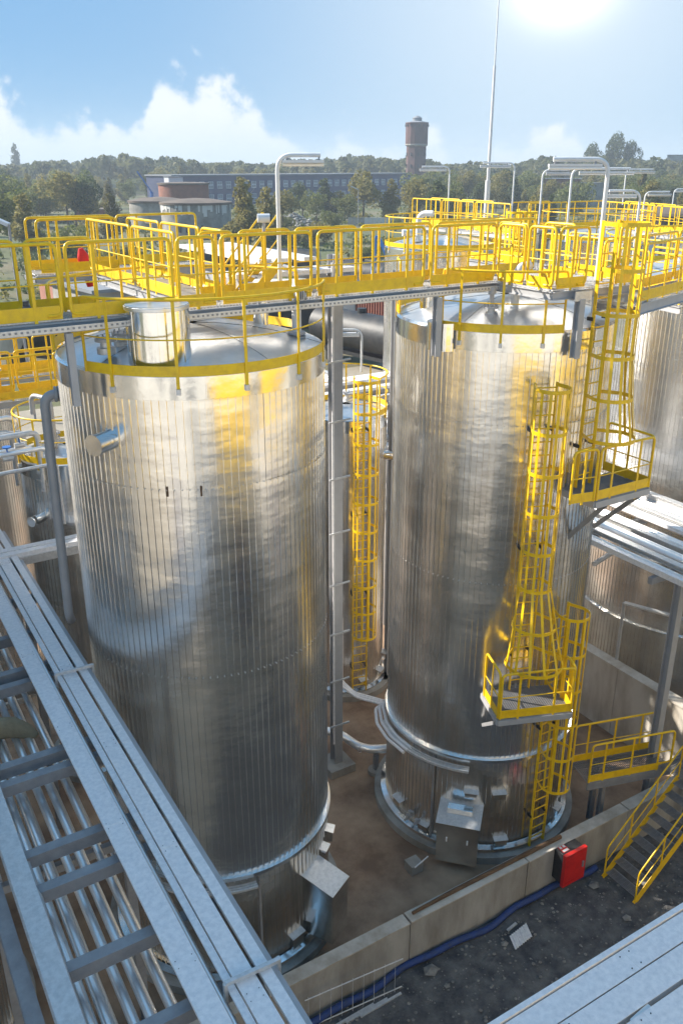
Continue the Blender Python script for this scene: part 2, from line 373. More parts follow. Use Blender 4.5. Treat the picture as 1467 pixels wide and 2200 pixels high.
def clad(par, r, courses, nsheet, off=0., a0=0., a1=360.):
    ang = 360. / nsheet; nrib = max(3, round(2 * PI * r / nsheet / .125))
    for ci, (z0, z1) in enumerate(courses):
        me = clad_mesh(r, z0, z1, ang, nrib)
        for i in range(nsheet):
            a = off + i * ang + (ci % 2) * ang * .5
            am = (a + ang / 2) % 360
            o = bpy.data.objects.new('cladding_panel', me); C.objects.link(o); o.parent = par
            tl = .0004; o.rotation_euler = (rnd.uniform(-tl, tl), rnd.uniform(-tl, tl), rad(a))
def dome(par, c, r, z, rise, n=14):
    """roof of wedge sheets with standing laps"""
    for i in range(n):
        a = 360 / n * i; vs = []; fs = []; K = 5; J = 4
        for j in range(K + 1):
            t = j / K; rr = r * (1 - t) + .12 * t; zz = z + rise * (1 - (rr / r) ** 2)
            for k in range(J + 1):
                g = a + 360 / n * k / J; vs.append((c[0] + rr * math.cos(rad(g)), c[1] + rr * math.sin(rad(g)), zz + (.006 if i % 2 else 0)))
        for j in range(K):
            for k in range(J): q = j * (J + 1) + k; fs.append((q, q + 1, q + J + 2, q + J + 1))
        MB().add(vs, fs, True).build('roof_sheet', 'roof_metal', par)
def lap(par, c, r, z0, z1, dr, n=72, name='flashing_band', m='cladding_smooth', a0=0, a1=360):
    return MB().rev([(r, z0), (r + dr, z0 + .004), (r + dr, z1 - .004), (r, z1)], c, a0, a1, n=n).build(name, m, par)
def capped(par, c, r, z0, z1, name, m, n=28):
    return MB().cyl(c, r, z0, z1, n).build(name, m, par)
def vent_cap(par, c, z, s=1.):
    o = MB().cyl(c, .15 * s, z, z + .10 * s, 18).cyl(c, .09 * s, z + .1 * s, z + .2 * s, 14).build('nozzle', 'galvanised', par)
    m = MB().cyl(c, .17 * s, z + .2 * s, z + .245 * s, 18)
    for i in range(8): p = pol(c, .13 * s, 45 * i, 0); m.cyl(p, .014, z + .245 * s, z + .29 * s, 6)
    m.build('flange', 'grey_paint', o); return o
def gooseneck(par, c, z, r, h, head, reach=.33, top=True):
    """vent pipe that rises, bends over and ends in a mouth; head is a bearing in degrees"""
    u = pol((0, 0), 1, head, 0); P = [Vector((c[0], c[1], z)), Vector((c[0], c[1], z + h - reach * .6))]
    for i in range(1, 9):
        g = rad(90 * i / 8); P.append(Vector((c[0], c[1], z + h - reach * .6)) + u * (1 - math.cos(g)) * reach * .6 + Vector((0, 0, 1)) * math.sin(g) * reach * .6)
    P.append(P[-1] + u * reach * .6)
    o = MB().tube(P, r, 18).build('vent_pipe', 'white_paint', par)
    MB().cyl(c, r * 1.9, z + .06, z + .10, 20).cyl(c, r * 1.9, z + .13, z + .17, 20).build('flange', 'grey_paint', o)
    MB().cyl(c, r * 2.1, z - .12, z + .05, 20).build('base_collar', 'cladding_smooth', o); return o
def box_hatch(par, c, r, a, z, w, h, d, name='cover_box', hood=True):
    """sheet metal box fixed to the shell at bearing a"""
    u = pol((0, 0), 1, a, 0); s = Vector((-u.y, u.x, 0)); p = pol(c, r, a, z)
    def pt(x, y, zz): return p + s * x + u * y + Vector((0, 0, zz))
    vs = [pt(-w / 2, -.08, 0), pt(w / 2, -.08, 0), pt(w / 2, d, 0), pt(-w / 2, d, 0), pt(-w / 2, -.08, h + d * .3), pt(w / 2, -.08, h + d * .3), pt(w / 2, d, h), pt(-w / 2, d, h)]
    o = MB().add(vs, [(0, 3, 2, 1), (4, 5, 6, 7), (0, 1, 5, 4), (1, 2, 6, 5), (2, 3, 7, 6), (3, 0, 4, 7)]).build(name, 'cladding_smooth', par)
    if hood:
        m = MB(); e = .03; q = .006
        vs = [pt(-w / 2 - e, -.05, h + d * .3 + q), pt(w / 2 + e, -.05, h + d * .3 + q), pt(w / 2 + e, d + e, h - .004 + q), pt(-w / 2 - e, d + e, h - .004 + q)]
        m.add(vs + [v + Vector((0, 0, .012)) for v in vs], [(0, 3, 2, 1), (4, 5, 6, 7), (0, 1, 5, 4), (1, 2, 6, 5), (2, 3, 7, 6), (3, 0, 4, 7)]).build('lid', 'galvanised', o)
    return o
def nozzle_side(par, c, r, a, z, R, Ln):
    u = pol((0, 0), 1, a, 0); p = pol(c, r - .05, a, z)
    o = MB().tube([p, p + u * Ln], R, 28).build('side_nozzle', 'cladding_smooth', par)
    MB().tube([p + u * (Ln - .01), p + u * (Ln + .035)], R * 1.03, 28).build('end_cap', 'cladding_smooth', o)
    MB().tube([p + u * .42, p + u * .46], R * 1.05, 28).build('band', 'cladding_smooth', o)
ZT = 13.0
def big_tank(c, r, label, nsheet=15, courses=((.32, 2.86), (2.92, 7.55), (7.53, 11.12), (11.10, 12.62)), band=True, foot=True, nr=16, group=None, ztop=ZT):
    t = thing('storage_tank', (c[0], c[1], 0), label, 'tank', group)
    if foot:
        MB().cyl(c, r + .32, 0, .2, 64).build('foundation', 'concrete', t)
        MB().rev([(r, .2), (r + .15, .2), (r + .17, .23), (r + .15, .3), (r + .02, .345)], c, n=72).build('base_flange', 'cladding_smooth', t)
    clad(t, r, courses, nsheet)
    dd = ztop - ZT
    lap(t, c, r, 2.84, 2.93, .075, name='ledge_ring')
    nb_ = 10
    for i in range(nb_):
        MB().rev([(r + .012, 12.6 + dd), (r + .02, 12.604 + dd), (r + .02, 12.97 + dd), (r - .02, ztop + .02)], c, 36 * i + .3, 36 * i + 36.8, n=10).build('flashing_band', 'cladding_smooth', t)
    dome(t, c, r + .0, ztop, .42)
    if foot:
        g = MB()
        for z in (11.11, 7.54):
            for i in range(118): g.bar(pol(c, r + .012, i * 3.05, z), pol(c, r + .026, i * 3.05, z), .014, .014)
        g.build('screw_heads', 'galvanised', t, kind='stuff')
    return t
c1 = (5.75, 14.6); c2 = (13.0, 14.5); R0 = 2.35
T1 = big_tank(c1, R0, 'large ribbed silver storage tank in the centre left with a chimney drum on its roof')
ring_rail(T1, c1, 2.36, 12.94, 203, 334, 5, n=44, toe=.2, h=1.2)
ring_rail(T1, c1, 2.36, 13.05, 8, 168, 6, n=40)
for a in (-125, -111.5): p = pol(c1, R0 + .014, a, 11.0); MB().bar(p, p + Vector((0, 0, .17)), .006, .03 if a < -120 else .05, (1, 0, 0)).build('rust_mark', 'timber', T1)
# chimney drum on the roof
cd = MB().cyl((4.66, 13.24), .5, 12.98, 14.0, 48).build('roof_drum', 'cladding_smooth', T1)
MB().rev([(.502, 13.93), (.51, 13.935), (.51, 13.985), (.49, 14.0), (0.01, 14.02)], (4.66, 13.24), n=48).build('drum_lid', 'roof_metal', cd)
for i in range(6): MB().bar(pol((4.66, 13.24), .502, 200 + i * 50, 13.0), pol((4.66, 13.24), .502, 200 + i * 50, 13.93), .012, .008, (1, 0, 0)).build('seam', 'cladding_smooth', cd)
gooseneck(T1, (7.42, 13.75), 13.06, .085, .86, 255, .34)
p = Vector((7.42, 13.75, 13.06 + .86 - .2)) + pol((0, 0), .41, 255, 0) + Vector((0, 0, .2))
m = MB()
for i in range(6): m.bar(p + Vector((-.09 + i * .036, -.01, -.07)), p + Vector((-.09 + i * .036, -.01, .07)), .012, .012)
m.build('vent_louvre', 'black', T1)
for (x, y) in ((3.95, 13.75), (4.35, 14.15)): vent_cap(T1, (x, y), 13.2)
MB().cyl((7.1, 14.55), .14, 13.2, 13.75, 20).build('roof_pipe', 'cladding_smooth', T1)
nozzle_side(T1, c1, R0, 212, 11.9, .165, .4)
box_hatch(T1, c1, R0, -62, 11.35 - 11.35 + .55, .62, 1.35, .72)
box_hatch(T1, c1, R0, -50, 2.0, .2, .22, .14); box_hatch(T1, c1, R0, -40, 2.1, .2, .26, .16)
box_hatch(T1, c1, R0, -76, .42, .3, .3, .12)
# half open ledge with bundled trays over the front left
for k in range(3):
    rr = R0 + .11 + k * .06; MB().rev([(rr - .022, 2.70), (rr - .022, 2.745), (rr + .022, 2.745), (rr + .022, 2.70)], c1, 180, 262, n=30).build('cable_duct', 'galvanised', T1)
MB().bar(pol(c1, R0 + .06, -96, .25), pol(c1, R0 + .06, -96, 2.72), .035, .035).build('conduit', 'galvanised_dark', T1)

T2 = big_tank(c2, R0, 'large ribbed silver storage tank right of the first, wrapped by yellow caged ladders')
ring_rail(T2, c2, 2.36, 12.94, 197, 257, 3, n=30, toe=.2, h=1.2)
ring_rail(T2, c2, 2.36, 13.05, 10, 158, 6, n=40)
gooseneck(T2, (12.35, 13.5), 13.1, .085, 1.0, 20, .42)
vent_cap(T2, (11.82, 13.6), 13.15, .85)
MB().cyl((11.82, 13.6), .045, 13.3, 13.62, 10).build('instrument_stem', 'grey_paint', T2)
MB().cyl((11.82, 13.6), .08, 13.6, 13.74, 12).build('instrument_head', 'grey_paint', T2)
MB().cyl((11.45, 15.2), .2, 13.1, 13.9, 24).build('roof_pipe', 'cladding_smooth', T2)
# big insulated nozzle on the left of the roof edge
MB().cyl(pol(c2, 2.2, 196, 0), .36, 12.55, 13.1, 28).build('edge_drum', 'cladding_smooth', T2)
cab = box_hatch(T2, c2, R0, -137, .22, 1.0, 1.15, .62, hood=True)
u = pol((0, 0), 1, -137, 0); s = Vector((-u.y, u.x, 0)); p0 = pol(c2, R0, -137, 0)
for k in (-1, 1): MB().bar(p0 + s * .25 * k + u * .625 + Vector((0, 0, .85)), p0 + s * .25 * k + u * .625 + Vector((0, 0, .97)), .035, .02, u).build('handle', 'zinc_pale', cab)
MB().box((-.28, -.1, 0), (.28, .1, .16)); m = MB(); q = p0 + u * .25 + Vector((0, 0, 1.55)); m.bar(q - s * .3, q + s * .3, .2, .14); m.build('top_box', 'cladding_smooth', cab)
for a, z, w in ((-132, 1.8, .3), (-116, 1.8, .3), (-160, .4, .26), (-113, .38, .3), (-66, .5, .26), (-182, .6, .3)): box_hatch(T2, c2, R0, a, z, w, .17, .12)
for k in range(3):
    rr = R0 + .11 + k * .07; MB().rev([(rr - .025, 2.66), (rr - .025, 2.72), (rr + .025, 2.72), (rr + .025, 2.66)], c2, 160, 226, n=28).build('cable_duct', 'galvanised', T2)
MB().bar(pol(c2, R0 + .06, -155, .25), pol(c2, R0 + .06, -155, 2.72), .04, .04).build('conduit', 'galvanised_dark', T2)
m = MB()
for a, z in ((-168, .75), (-163, .62), (-170, .55)):
    q = pol(c2, R0 + .06, a, z); m.tube([q, q + pol((0, 0), .22, a, 0)], .035, 8); m.tube([q + pol((0, 0), .12, a, -.02), q + pol((0, 0), .12, a, .1)], .05, 8)
m.build('valve', 'grey_paint', T2)

c3 = (23.7, 16.2)
T3 = big_tank(c3, 4.0, 'wide ribbed silver tank at the right edge behind the yellow ladders', nsheet=25, nr=20)
ring_rail(T3, c3, 4.0, 13.05, 60, 330, 14, n=60)
for x, y in ((22.2, 14.4), (23.2, 15.5), (21.3, 16.2), (22.6, 17.6)): vent_cap(T3, (x, y), 13.25, 1.3)
MB().tube([(21.0, 14.2, 13.35), (23.5, 16.5, 13.7), (25.5, 17.2, 13.6)], .12, 12).build('roof_pipe', 'pipe_jacket', T3)
box_hatch(T3, c3, 4.0, 205, .45, .34, .3, .2); box_hatch(T3, c3, 4.0, 222, .45, .34, .3, .2)
MB().rev([(4.1, 5.0), (4.1, 5.08), (4.3, 5.08), (4.3, 5.0)], c3, 186, 224, n=20).build('cable_duct', 'galvanised', T3)
c4 = (22.4, 28.9)
T4 = big_tank(c4, R0, 'ribbed silver tank in the second row seen above the right tank')
ring_rail(T4, c4, 2.36, 13.05, 0, 359.9, 14, n=60)
gooseneck(T4, (20.9, 28.6), 13.1, .11, 1.2, 300, .5); vent_cap(T4, (21.0, 28.0), 13.3)
MB().cyl((22.2, 28.2), .22, 13.3, 13.8, 20).build('roof_pipe', 'cladding_smooth', T4)
# more tanks of the second row
T5 = big_tank((30.6, 28.6), R0, 'silver tank of the second row right of the second row tank with the bent vent', courses=((.32, 7.5), (7.5, 12.62)))
ring_rail(T5, (30.6, 28.6), 2.36, 13.05, 0, 359.9, 12, n=50)
T6 = big_tank((40.0, 27.5), 3.4, 'wide silver tank far right of the second row under the lamps', nsheet=20, courses=((.32, 7.5), (7.5, 12.62)))
ring_rail(T6, (40.0, 27.5), 3.4, 13.05, 0, 359.9, 14, n=50)
for x, y in ((38.4, 26.2), (39.6, 25.3), (41, 27)): vent_cap(T6, (x, y), 13.3, 1.5)
# unseen tanks beyond the left edge, added for the shade they cast
T7 = big_tank((-1.35, 14.7), R0, 'unseen ribbed silver tank added beyond the left edge for its shade', courses=((.32, 7.5), (7.5, 12.62)))
T8 = big_tank((-3.2, 28.2), 3.1, 'wide unseen tank beyond the left edge, added to shade the basin floor', nsheet=20, courses=((.32, 7.5), (7.5, 12.62)))

T9 = big_tank((-8.6, 14.7), R0, 'second unseen silver tank beyond the left edge, added to shade the rack', courses=((.32, 7.5), (7.5, 12.62)))  # unseen as well, added to keep sun off the left rack
t = thing('shade_block', (-10, 19.5, 0), 'tall unseen grey block added beyond the left edge to shade the trays', 'building')  # tall unseen block added to shade the trays and the left rack
MB().box((-22, 19, 0), (-7.4, 31, 25)).build('wall', 'facade', t); MB().box((-22.2, 18.8, 25), (-7.2, 31.2, 25.3)).build('roof', 'roof_grey', t)
for i in range(5): MB().box((-13.4 + 1.2 * i, 18.94, 20), (-12.7 + 1.2 * i, 19.02, 22)).build('window', 'window_glass', t)
# small tanks
def small_tank(c, r, zt, label):
    t = thing('small_tank', (c[0], c[1], 0), label, 'tank', None)
    MB().cyl(c, r + .3, 0, .2, 48).build('foundation', 'concrete', t)
    MB().rev([(r, .2), (r + .12, .21), (r + .13, .27), (r, .32)], c, n=48).build('base_flange', 'cladding_smooth', t)
    clad(t, r, ((.3, 4.6), (4.6, zt - .35)), 8)
    lap(t, c, r, zt - .36, zt, .02, n=48)
    dome(t, c, r, zt, .22, 8)
    return t
ca = (13.05, 21.2); A = small_tank(ca, 1.2, 9.25, 'slim ribbed silver tank behind the gap between the two big tanks with a caged ladder')
ring_rail(A, ca, 1.22, 9.3, -70, 150, 6, n=30)
nozzle_side(A, ca, 1.2, -50, 8.0, .14, .42)
for a, z in ((-60, .5), (-95, .45), (-40, .9)): box_hatch(A, ca, 1.2, a, z, .24, .18, .15)
vent_cap(A, (13.3, 21.5), 9.45)
cb = (4.95, 21.5); B = small_tank(cb, 1.2, 9.25, 'slim ribbed silver tank at the left behind the grey overflow pipe')
ring_rail(B, cb, 1.22, 9.3, 0, 359.9, 9, n=36)
for k, (dx, dy) in enumerate(((-.5, -.3), (0, -.6), (.45, -.2), (-.2, .4), (.5, .4))): vent_cap(B, (cb[0] + dx, cb[1] + dy), 9.4 + .03 * k, .8)
nozzle_side(B, cb, 1.2, 215, 7.9, .12, .3)
MB().tube(round_path([(4.6, 21.3, 9.4), (4.6, 21.3, 10.7), (4.3, 22.0, 10.7), (4.3, 22.0, 10.2)], .25), .06, 10).build('vent_pipe', 'grey_paint', B)
cc = (2.6, 27.6); B2 = small_tank(cc, 2.2, 9.9, 'broad silver tank at the far left edge behind the slim tank')
ce = (9.0, 25.6); B3 = small_tank(ce, 1.6, 9.4, 'silver tank hidden behind the centre left tank')

# ------------------------------------------------------------------ LADDERS
def ladder(name, c, ang, z0, z1, label, cage=None, w=.46, off=.16, flare=None, open_from=0, strips=7, standoffs=True, tankr=R0, tube_r=.34):
    """vertical caged ladder on a shell; ang = bearing from shell axis"""
    u = pol((0, 0), 1, ang, 0); s = Vector((-u.y, u.x, 0)); b = pol(c, tankr + off, ang, 0); Z = Vector((0, 0, 1))
    t = thing(name, b + Z * z0, label, 'ladder')
    for k in (-1, 1):
        MB().bar(b + s * k * w / 2 + Z * z0, b + s * k * w / 2 + Z * z1, .025, .07, u).build('side_rail', 'yellow', t)
    z = z0 + .25; proto = None
    while z < z1 - .05:
        if proto is None: proto = MB().tube([b - s * w / 2 + Z * z, b + s * w / 2 + Z * z], .016, 6).build('rung', 'yellow', t); zp = z
        else: share(proto, t, (0, 0, z - zp))
        z += .28
    if standoffs:
        z = z0 + .9
        while z < z1 - .8:
            for k in (-1, 1): MB().bar(b + s * k * w / 2 - u * (off - .02) + Z * z, b + s * k * w / 2 + Z * z, .05, .07).build('standoff', 'black', t)
            z += 2.6
    if cage:
        ca, cb_ = cage
        rr = tube_r
        def ring(zz, R):
            cen = b + u * (R + .02 if R > rr else rr + .02)
            pts = []
            for i in range(17):
                g = rad(-118 + 236 * i / 16); pts.append(cen + u * math.cos(g) * R + s * math.sin(g) * R + Z * zz)
            pts[0] = b - s * (w / 2 + .01) + Z * zz + u * .02; pts[-1] = b + s * (w / 2 + .01) + Z * zz + u * .02
            return pts
        n = max(2, round((cb_ - ca) / .9)); zs = [ca + (cb_ - ca) * i / n for i in range(n + 1)]
        def Rz(zz):
            if flare and zz < flare[0]: return rr + (flare[1] - rr) * min(1, (flare[0] - zz) / (flare[0] - flare[2]))
            return rr
        for zz in zs:
            P = ring(zz, Rz(zz)); m = MB()
            vs = []; fs = []
            for i, q in enumerate(P):
                n_ = (P[min(i + 1, 16)] - P[max(i - 1, 0)]).cross(Z).normalized() * .005
                vs += [q - n_ - Z * .037, q + n_ - Z * .037, q + n_ + Z * .037, q - n_ + Z * .037]
            for i in range(16):
                for k in range(4): k2 = (k + 1) % 4; fs.append((4 * i + k, 4 * i + k2, 4 * i + 4 + k2, 4 * i + 4 + k))
            m.add(vs, fs).build('cage_hoop', 'yellow', t)
        for j in range(strips):
            i = 2 + round(12 * j / (strips - 1)); pts = []
            for zz in zs: pts.append(ring(zz, Rz(zz))[i])
            m = MB(); g = rad(-118 + 236 * i / 16); nn = u * math.cos(g) + s * math.sin(g)
            for p_, q_ in zip(pts, pts[1:]): m.bar(p_, q_, .056, .01, nn)
            m.build('cage_strip', 'yellow', t)
    return t
ladder('caged_ladder', c2, -111, 4.97, 12.05, 'long yellow caged ladder on the right tank, flaring out at the lower platform', cage=(6.05, 12.0), flare=(7.6, .62, 6.1))
ladder('caged_ladder', c2, -90, .22, 6.95, 'yellow caged ladder from the basin floor up past the right side of the lower platform', cage=(2.3, 6.9), tube_r=.36)
ladder('caged_ladder', c2, -84, 9.72, 15.05, 'upper yellow caged ladder from the middle platform up to the walkway', cage=(10.9, 15.0), tube_r=.38, flare=(12.2, .50, 10.9))
ladder('caged_ladder', ca, -103, .3, 10.6, 'yellow caged ladder on the slim tank between the two big tanks', cage=(2.6, 10.55), tankr=1.2, off=.18, tube_r=.37)

# ------------------------------------------------------------------ grating
def grating(par, o, u, v_, a, b, pu=.05, pv=.08, th=.03, m='galvanised', name='grating'):
    """rectangle o + u*a + v*b filled with thin bars"""
    o = Vector(o); u = Vector(u).normalized(); v_ = Vector(v_).normalized(); g = MB()
    n = int(a / pu)
    for i in range(n + 1): p = o + u * min(a, i * pu); g.bar(p, p + v_ * b, .006, th)
    n = int(b / pv)
    for i in range(n + 1): p = o + v_ * min(b, i * pv) + Vector((0, 0, .004)); g.bar(p, p + u * a, .006, th * .6)
    g.build(name, m, par, kind='stuff')
def platform(c, ang, z, inner, outer, w0, w1, label, rails, gap_s=None, toe=True):
    u = pol((0, 0), 1, ang, 0); s = Vector((-u.y, u.x, 0)); cc_ = Vector((c[0], c[1], 0)); Z = Vector((0, 0, 1))
    def P(a, b, zz=z): return cc_ + u * a + s * b + Z * zz
    t = thing('ladder_platform', P((inner + outer) / 2, (w0 + w1) / 2), label, 'platform')
    grating(t, P(inner, w0, z - .015), u, s, outer - inner, w1 - w0, .034, .05, m='galvanised_dark')
    for a, b in (((inner, w0), (outer, w0)), ((inner, w1), (outer, w1))): MB().bar(P(*a, z - .1), P(*b, z - .1), .06, .13).build('beam', 'grey_paint', t)
    MB().bar(P(outer, w0, z - .1), P(outer, w1, z - .1), .06, .13).build('beam', 'grey_paint', t)
    for b in (w0 + .1, w1 - .1): MB().bar(P(inner - .05, b, z - .95), P(outer - .12, b, z - .16), .06, .08).build('brace', 'galvanised_dark', t)
    for r in rails:
        if r == 'front': rail_panel(t, P(outer, w0), P(outer, w1), h=1.1, posts=2, drop=.18, hook=False)
        if r == 'left': rail_panel(t, P(inner + .12, w0), P(outer - .02, w0), posts=1, drop=.18, hook=False)
        if r == 'right': rail_panel(t, P(inner + .12, w1), P(outer - .02, w1), posts=1, drop=.18, hook=False)
        if r == 'right_half': rail_panel(t, P(outer - .55, w1), P(outer - .02, w1), posts=1, drop=.1, hook=False)
    return t
platform(c2, -111, 4.95, 2.45, 3.52, -.85, .83, 'lower grating platform of the right tank with yellow guard rail', ('front', 'left', 'right_half'))
# middle platform, square to the walkway
def midplat():
    z = 9.7; t = thing('ladder_platform', (13.7, 11.8, z), 'middle grating platform on the right side of the right tank with angled braces', 'platform')
    x0, x1, y0, y1 = 12.85, 14.45, 11.25, 12.35
    grating(t, (x0, y0, z - .015), (1, 0, 0), (0, 1, 0), x1 - x0, y1 - y0, .034, .05, m='galvanised_dark')
    for a, b in (((x0, y0), (x1, y0)), ((x1, y0), (x1, y1)), ((x0, y1), (x1, y1)), ((x0, y0), (x0, y1))): MB().bar((*a, z - .1), (*b, z - .1), .07, .14).build('beam', 'grey_paint', t)
    MB().bar((x1 - .1, y0 + .1, z - .18), (14.15, 12.35, z - 1.25), .07, .1).build('brace', 'galvanised_dark', t)
    MB().bar((x0 + .5, y0 + .1, z - .18), (13.2, 12.2, z - 1.25), .07, .1).build('brace', 'galvanised_dark', t)
    rail_panel(t, (x0, y0, z), (x1, y0, z), posts=2, drop=.2, hook=False)
    rail_panel(t, (x1, y0, z), (x1, y1 + .2, z), posts=1, drop=.2, hook=False)
    rail_panel(t, (x0 - .62, y0 + .12, z), (x0 - .02, y0, z), posts=1, drop=.05)
midplat()

# ------------------------------------------------------------------ WALKWAYS
def walkway(name, p, q, width, z, label, front=None, back=None, side=1, tray=True, deck_m='galvanised', pu=.06, npan=None, posts=True, beamh=.16, h=1.1):
    """p,q: the near edge (x,y); width is laid off to the left of p->q. front/back: lists of (t0,t1) metres with railing panels"""
    P = Vector((p[0], p[1], z)); Q = Vector((q[0], q[1], z)); u = (Q - P).normalized(); n = Vector((-u.y, u.x, 0)) * side; Ln = (Q - P).length; Z = Vector((0, 0, 1))
    t = thing(name, (P + Q) / 2 + n * width / 2, label, 'walkway')
    grating(t, P + n * .03 - Z * .018, u, n, Ln, width - .06, pu, .11, m=deck_m)
    for o in (0, width):
        MB().ibeam(P + n * o - Z * (beamh / 2 + .04), Q + n * o - Z * (beamh / 2 + .04), .09, beamh).build('edge_beam', 'grey_paint', t)
    k = 0
    while k * 1.5 < Ln: MB().bar(P + u * k * 1.5 - Z * .14, P + u * k * 1.5 + n * width - Z * .14, .06, .1).build('cross_beam', 'galvanised_dark', t); k += 1
    if tray:
        MB().bar(P - n * .12 - Z * .16, Q - n * .12 - Z * .16, .13, .012).bar(P - n * .185 - Z * .12, Q - n * .185 - Z * .12, .006, .085).build('cable_tray', 'galvanised', t)
        g = MB(); x = .05
        while x < Ln: c_ = P + u * x - n * .19 - Z * .12; g.bar(c_ - u * .018, c_ + u * .018, .004, .03); x += .085
        g.build('tray_slots', 'galvanised_dark', t, kind='stuff')
    for lst, o in ((front, 0), (back, width)):
        for (a, b) in (lst or []):
            rail_panel(t, P + u * a + n * o, P + u * b + n * o, step=.85, h=h)
    return t
WZ = 13.84
def WY(x): return 13.40 + .03 * x
ux = Vector((1, .03, 0)).normalized()
MW = walkway('elevated_walkway', (-4, WY(-4)), (14.2, WY(14.2)), .82, WZ, 'long yellow railed walkway crossing above both big tank roofs',
             front=[(.1, 3.2), (3.25, 7.3), (7.38, 9.1), (9.15, 9.85), (9.92, 11.7), (11.78, 14.2), (14.33, 16.0)],
             back=[(.1, 3.0), (3.05, 6.9), (7.0, 8.1), (9.9, 10.6), (10.66, 11.75), (11.8, 13.2), (13.25, 15.0), (15.1, 17.9)])
# brackets that carry it on the shells
for (a, zz, lb) in (((3.58, 13.52), 12.2, 'left'), ):
    pass
for i, (x, y, w) in enumerate(((3.30, 13.42, .13), (10.42, 13.55, .16), (12.62, 11.98, .17))):
    MB().ibeam((x, y, 12.5), (x, y, 13.64), w * .85, w * .85).build('support_post', 'grey_paint', MW)
MB().bar((12.62, 11.98, 13.68), (12.62, 13.7, 13.68), .16, .14).build('support_beam', 'grey_paint', MW)
MB().bar((12.42, 11.93, 13.7), (12.86, 11.93, 13.7), .02, .18).build('end_plate', 'galvanised', MW)
# landing that leads from the walkway to the upper ladder
t = thing('ladder_landing', (13.0, 12.9, WZ), 'grating landing with yellow gates between the walkway and the upper caged ladder', 'platform')
grating(t, (12.0, 12.1, WZ - .018), (1, 0, 0), (0, 1, 0), 2.2, 1.6, .05, .1)
for a, b in (((12.0, 12.1), (14.2, 12.1)), ((12.0, 12.1), (12.0, 13.7)), ((14.2, 12.1), (14.2, 13.7))): MB().ibeam((*a, WZ - .12), (*b, WZ - .12), .09, .16).build('beam', 'grey_paint', t)
rail_panel(t, (12.0, 12.1, WZ), (12.0, 12.85, WZ)); rail_panel(t, (12.0, 12.9, WZ), (12.0, 13.7, WZ)); rail_panel(t, (12.05, 12.1, WZ), (12.85, 12.1, WZ), posts=1)
rail_panel(t, (13.65, 12.1, WZ), (14.2, 12.1, WZ), posts=1); rail_panel(t, (13.0, 12.6, WZ), (13.0, 13.5, WZ), posts=2)
# walkway going on to the right
walkway('elevated_walkway', (13.95, 11.75), (22.0, 14.35), .85, 13.5, 'walkway with double yellow rails leading right from the upper ladder towards the wide tank',
        front=[(.1, 2.5), (2.55, 5.0), (5.05, 8.3)], back=[(.1, 1.2), (1.3, 4.0), (4.05, 8.3)], tray=False, beamh=.22)
# branch going back between the tanks
walkway('elevated_walkway', (6.45, 14.55), (6.35, 19.6), .9, WZ, 'short branch walkway leading back from the long walkway behind the centre left tank',
        front=[(.05, 1.0), (1.05, 3.0), (3.05, 5.0)], back=[(.05, 2.2), (2.25, 5.0)], tray=False)
walkway('elevated_walkway', (4.3, 19.7), (8.6, 19.85), .85, WZ, 'rear yellow railed walkway crossing behind the red cover at the left',
        front=[(.1, 1.9)], back=[(.1, 2.1), (2.15, 4.2)], tray=False)
def stair(name, p, q, width_vec, n, label, rail=True, tread_m='galvanised_dark', str_m='yellow', rails=(0, 1), tread_d=.24):
    P = Vector(p); Q = Vector(q); wv = Vector(width_vec); t = thing(name, P + wv / 2, label, 'stairs'); Z = Vector((0, 0, 1))
    hd = Vector((Q.x - P.x, Q.y - P.y, 0)).normalized()
    for i in range(n):
        c_ = P + (Q - P) * ((i + .7) / n); g = MB()
        for k in range(7): g.bar(c_ + hd * (k * tread_d / 6 - tread_d / 2) + wv * .03, c_ + hd * (k * tread_d / 6 - tread_d / 2) + wv * .97, .008 if k < 6 else .03, .03)
        for k in range(9): e = c_ + wv * (.05 + .9 * k / 8); g.bar(e - hd * tread_d / 2, e + hd * tread_d / 2, .006, .022)
        g.build('tread', tread_m, t)
    for k in (0, 1):
        MB().bar(P + wv * k + Z * .02, Q + wv * k + Z * .02, .012, .2).build('stringer', str_m, t)
    if rail:
        for k in rails:
            a = P + wv * k + hd * .02; b = Q + wv * k; fr = MB().tube(round_path([a - Z * .03, a + Z * .92, b + Z * .98, b + Z * .02], .1), .02, 8).build('handrail', 'yellow', t)
            MB().tube([a + Z * .48, b + Z * .5], .0125, 6).build('knee_rail', 'yellow', fr)
            for f_ in (.33, .66): c_ = a + (b - a) * f_; MB().bar(c_, c_ + Z * .95, .016, .045, hd).build('post', 'yellow', fr)
    return t
stair('steel_stairs', (13.72, 9.47, .03), (16.0, 9.47, 2.05), (0, .94, 0), 9, 'steel stairs with dark grating treads and yellow rails at the lower right')
stair('roof_stairs', (7.4, 16.6, 12.9), (8.6, 16.6, WZ + .3), (0, .7, 0), 5, 'small yellow stairs behind the long walkway over the centre left tank')
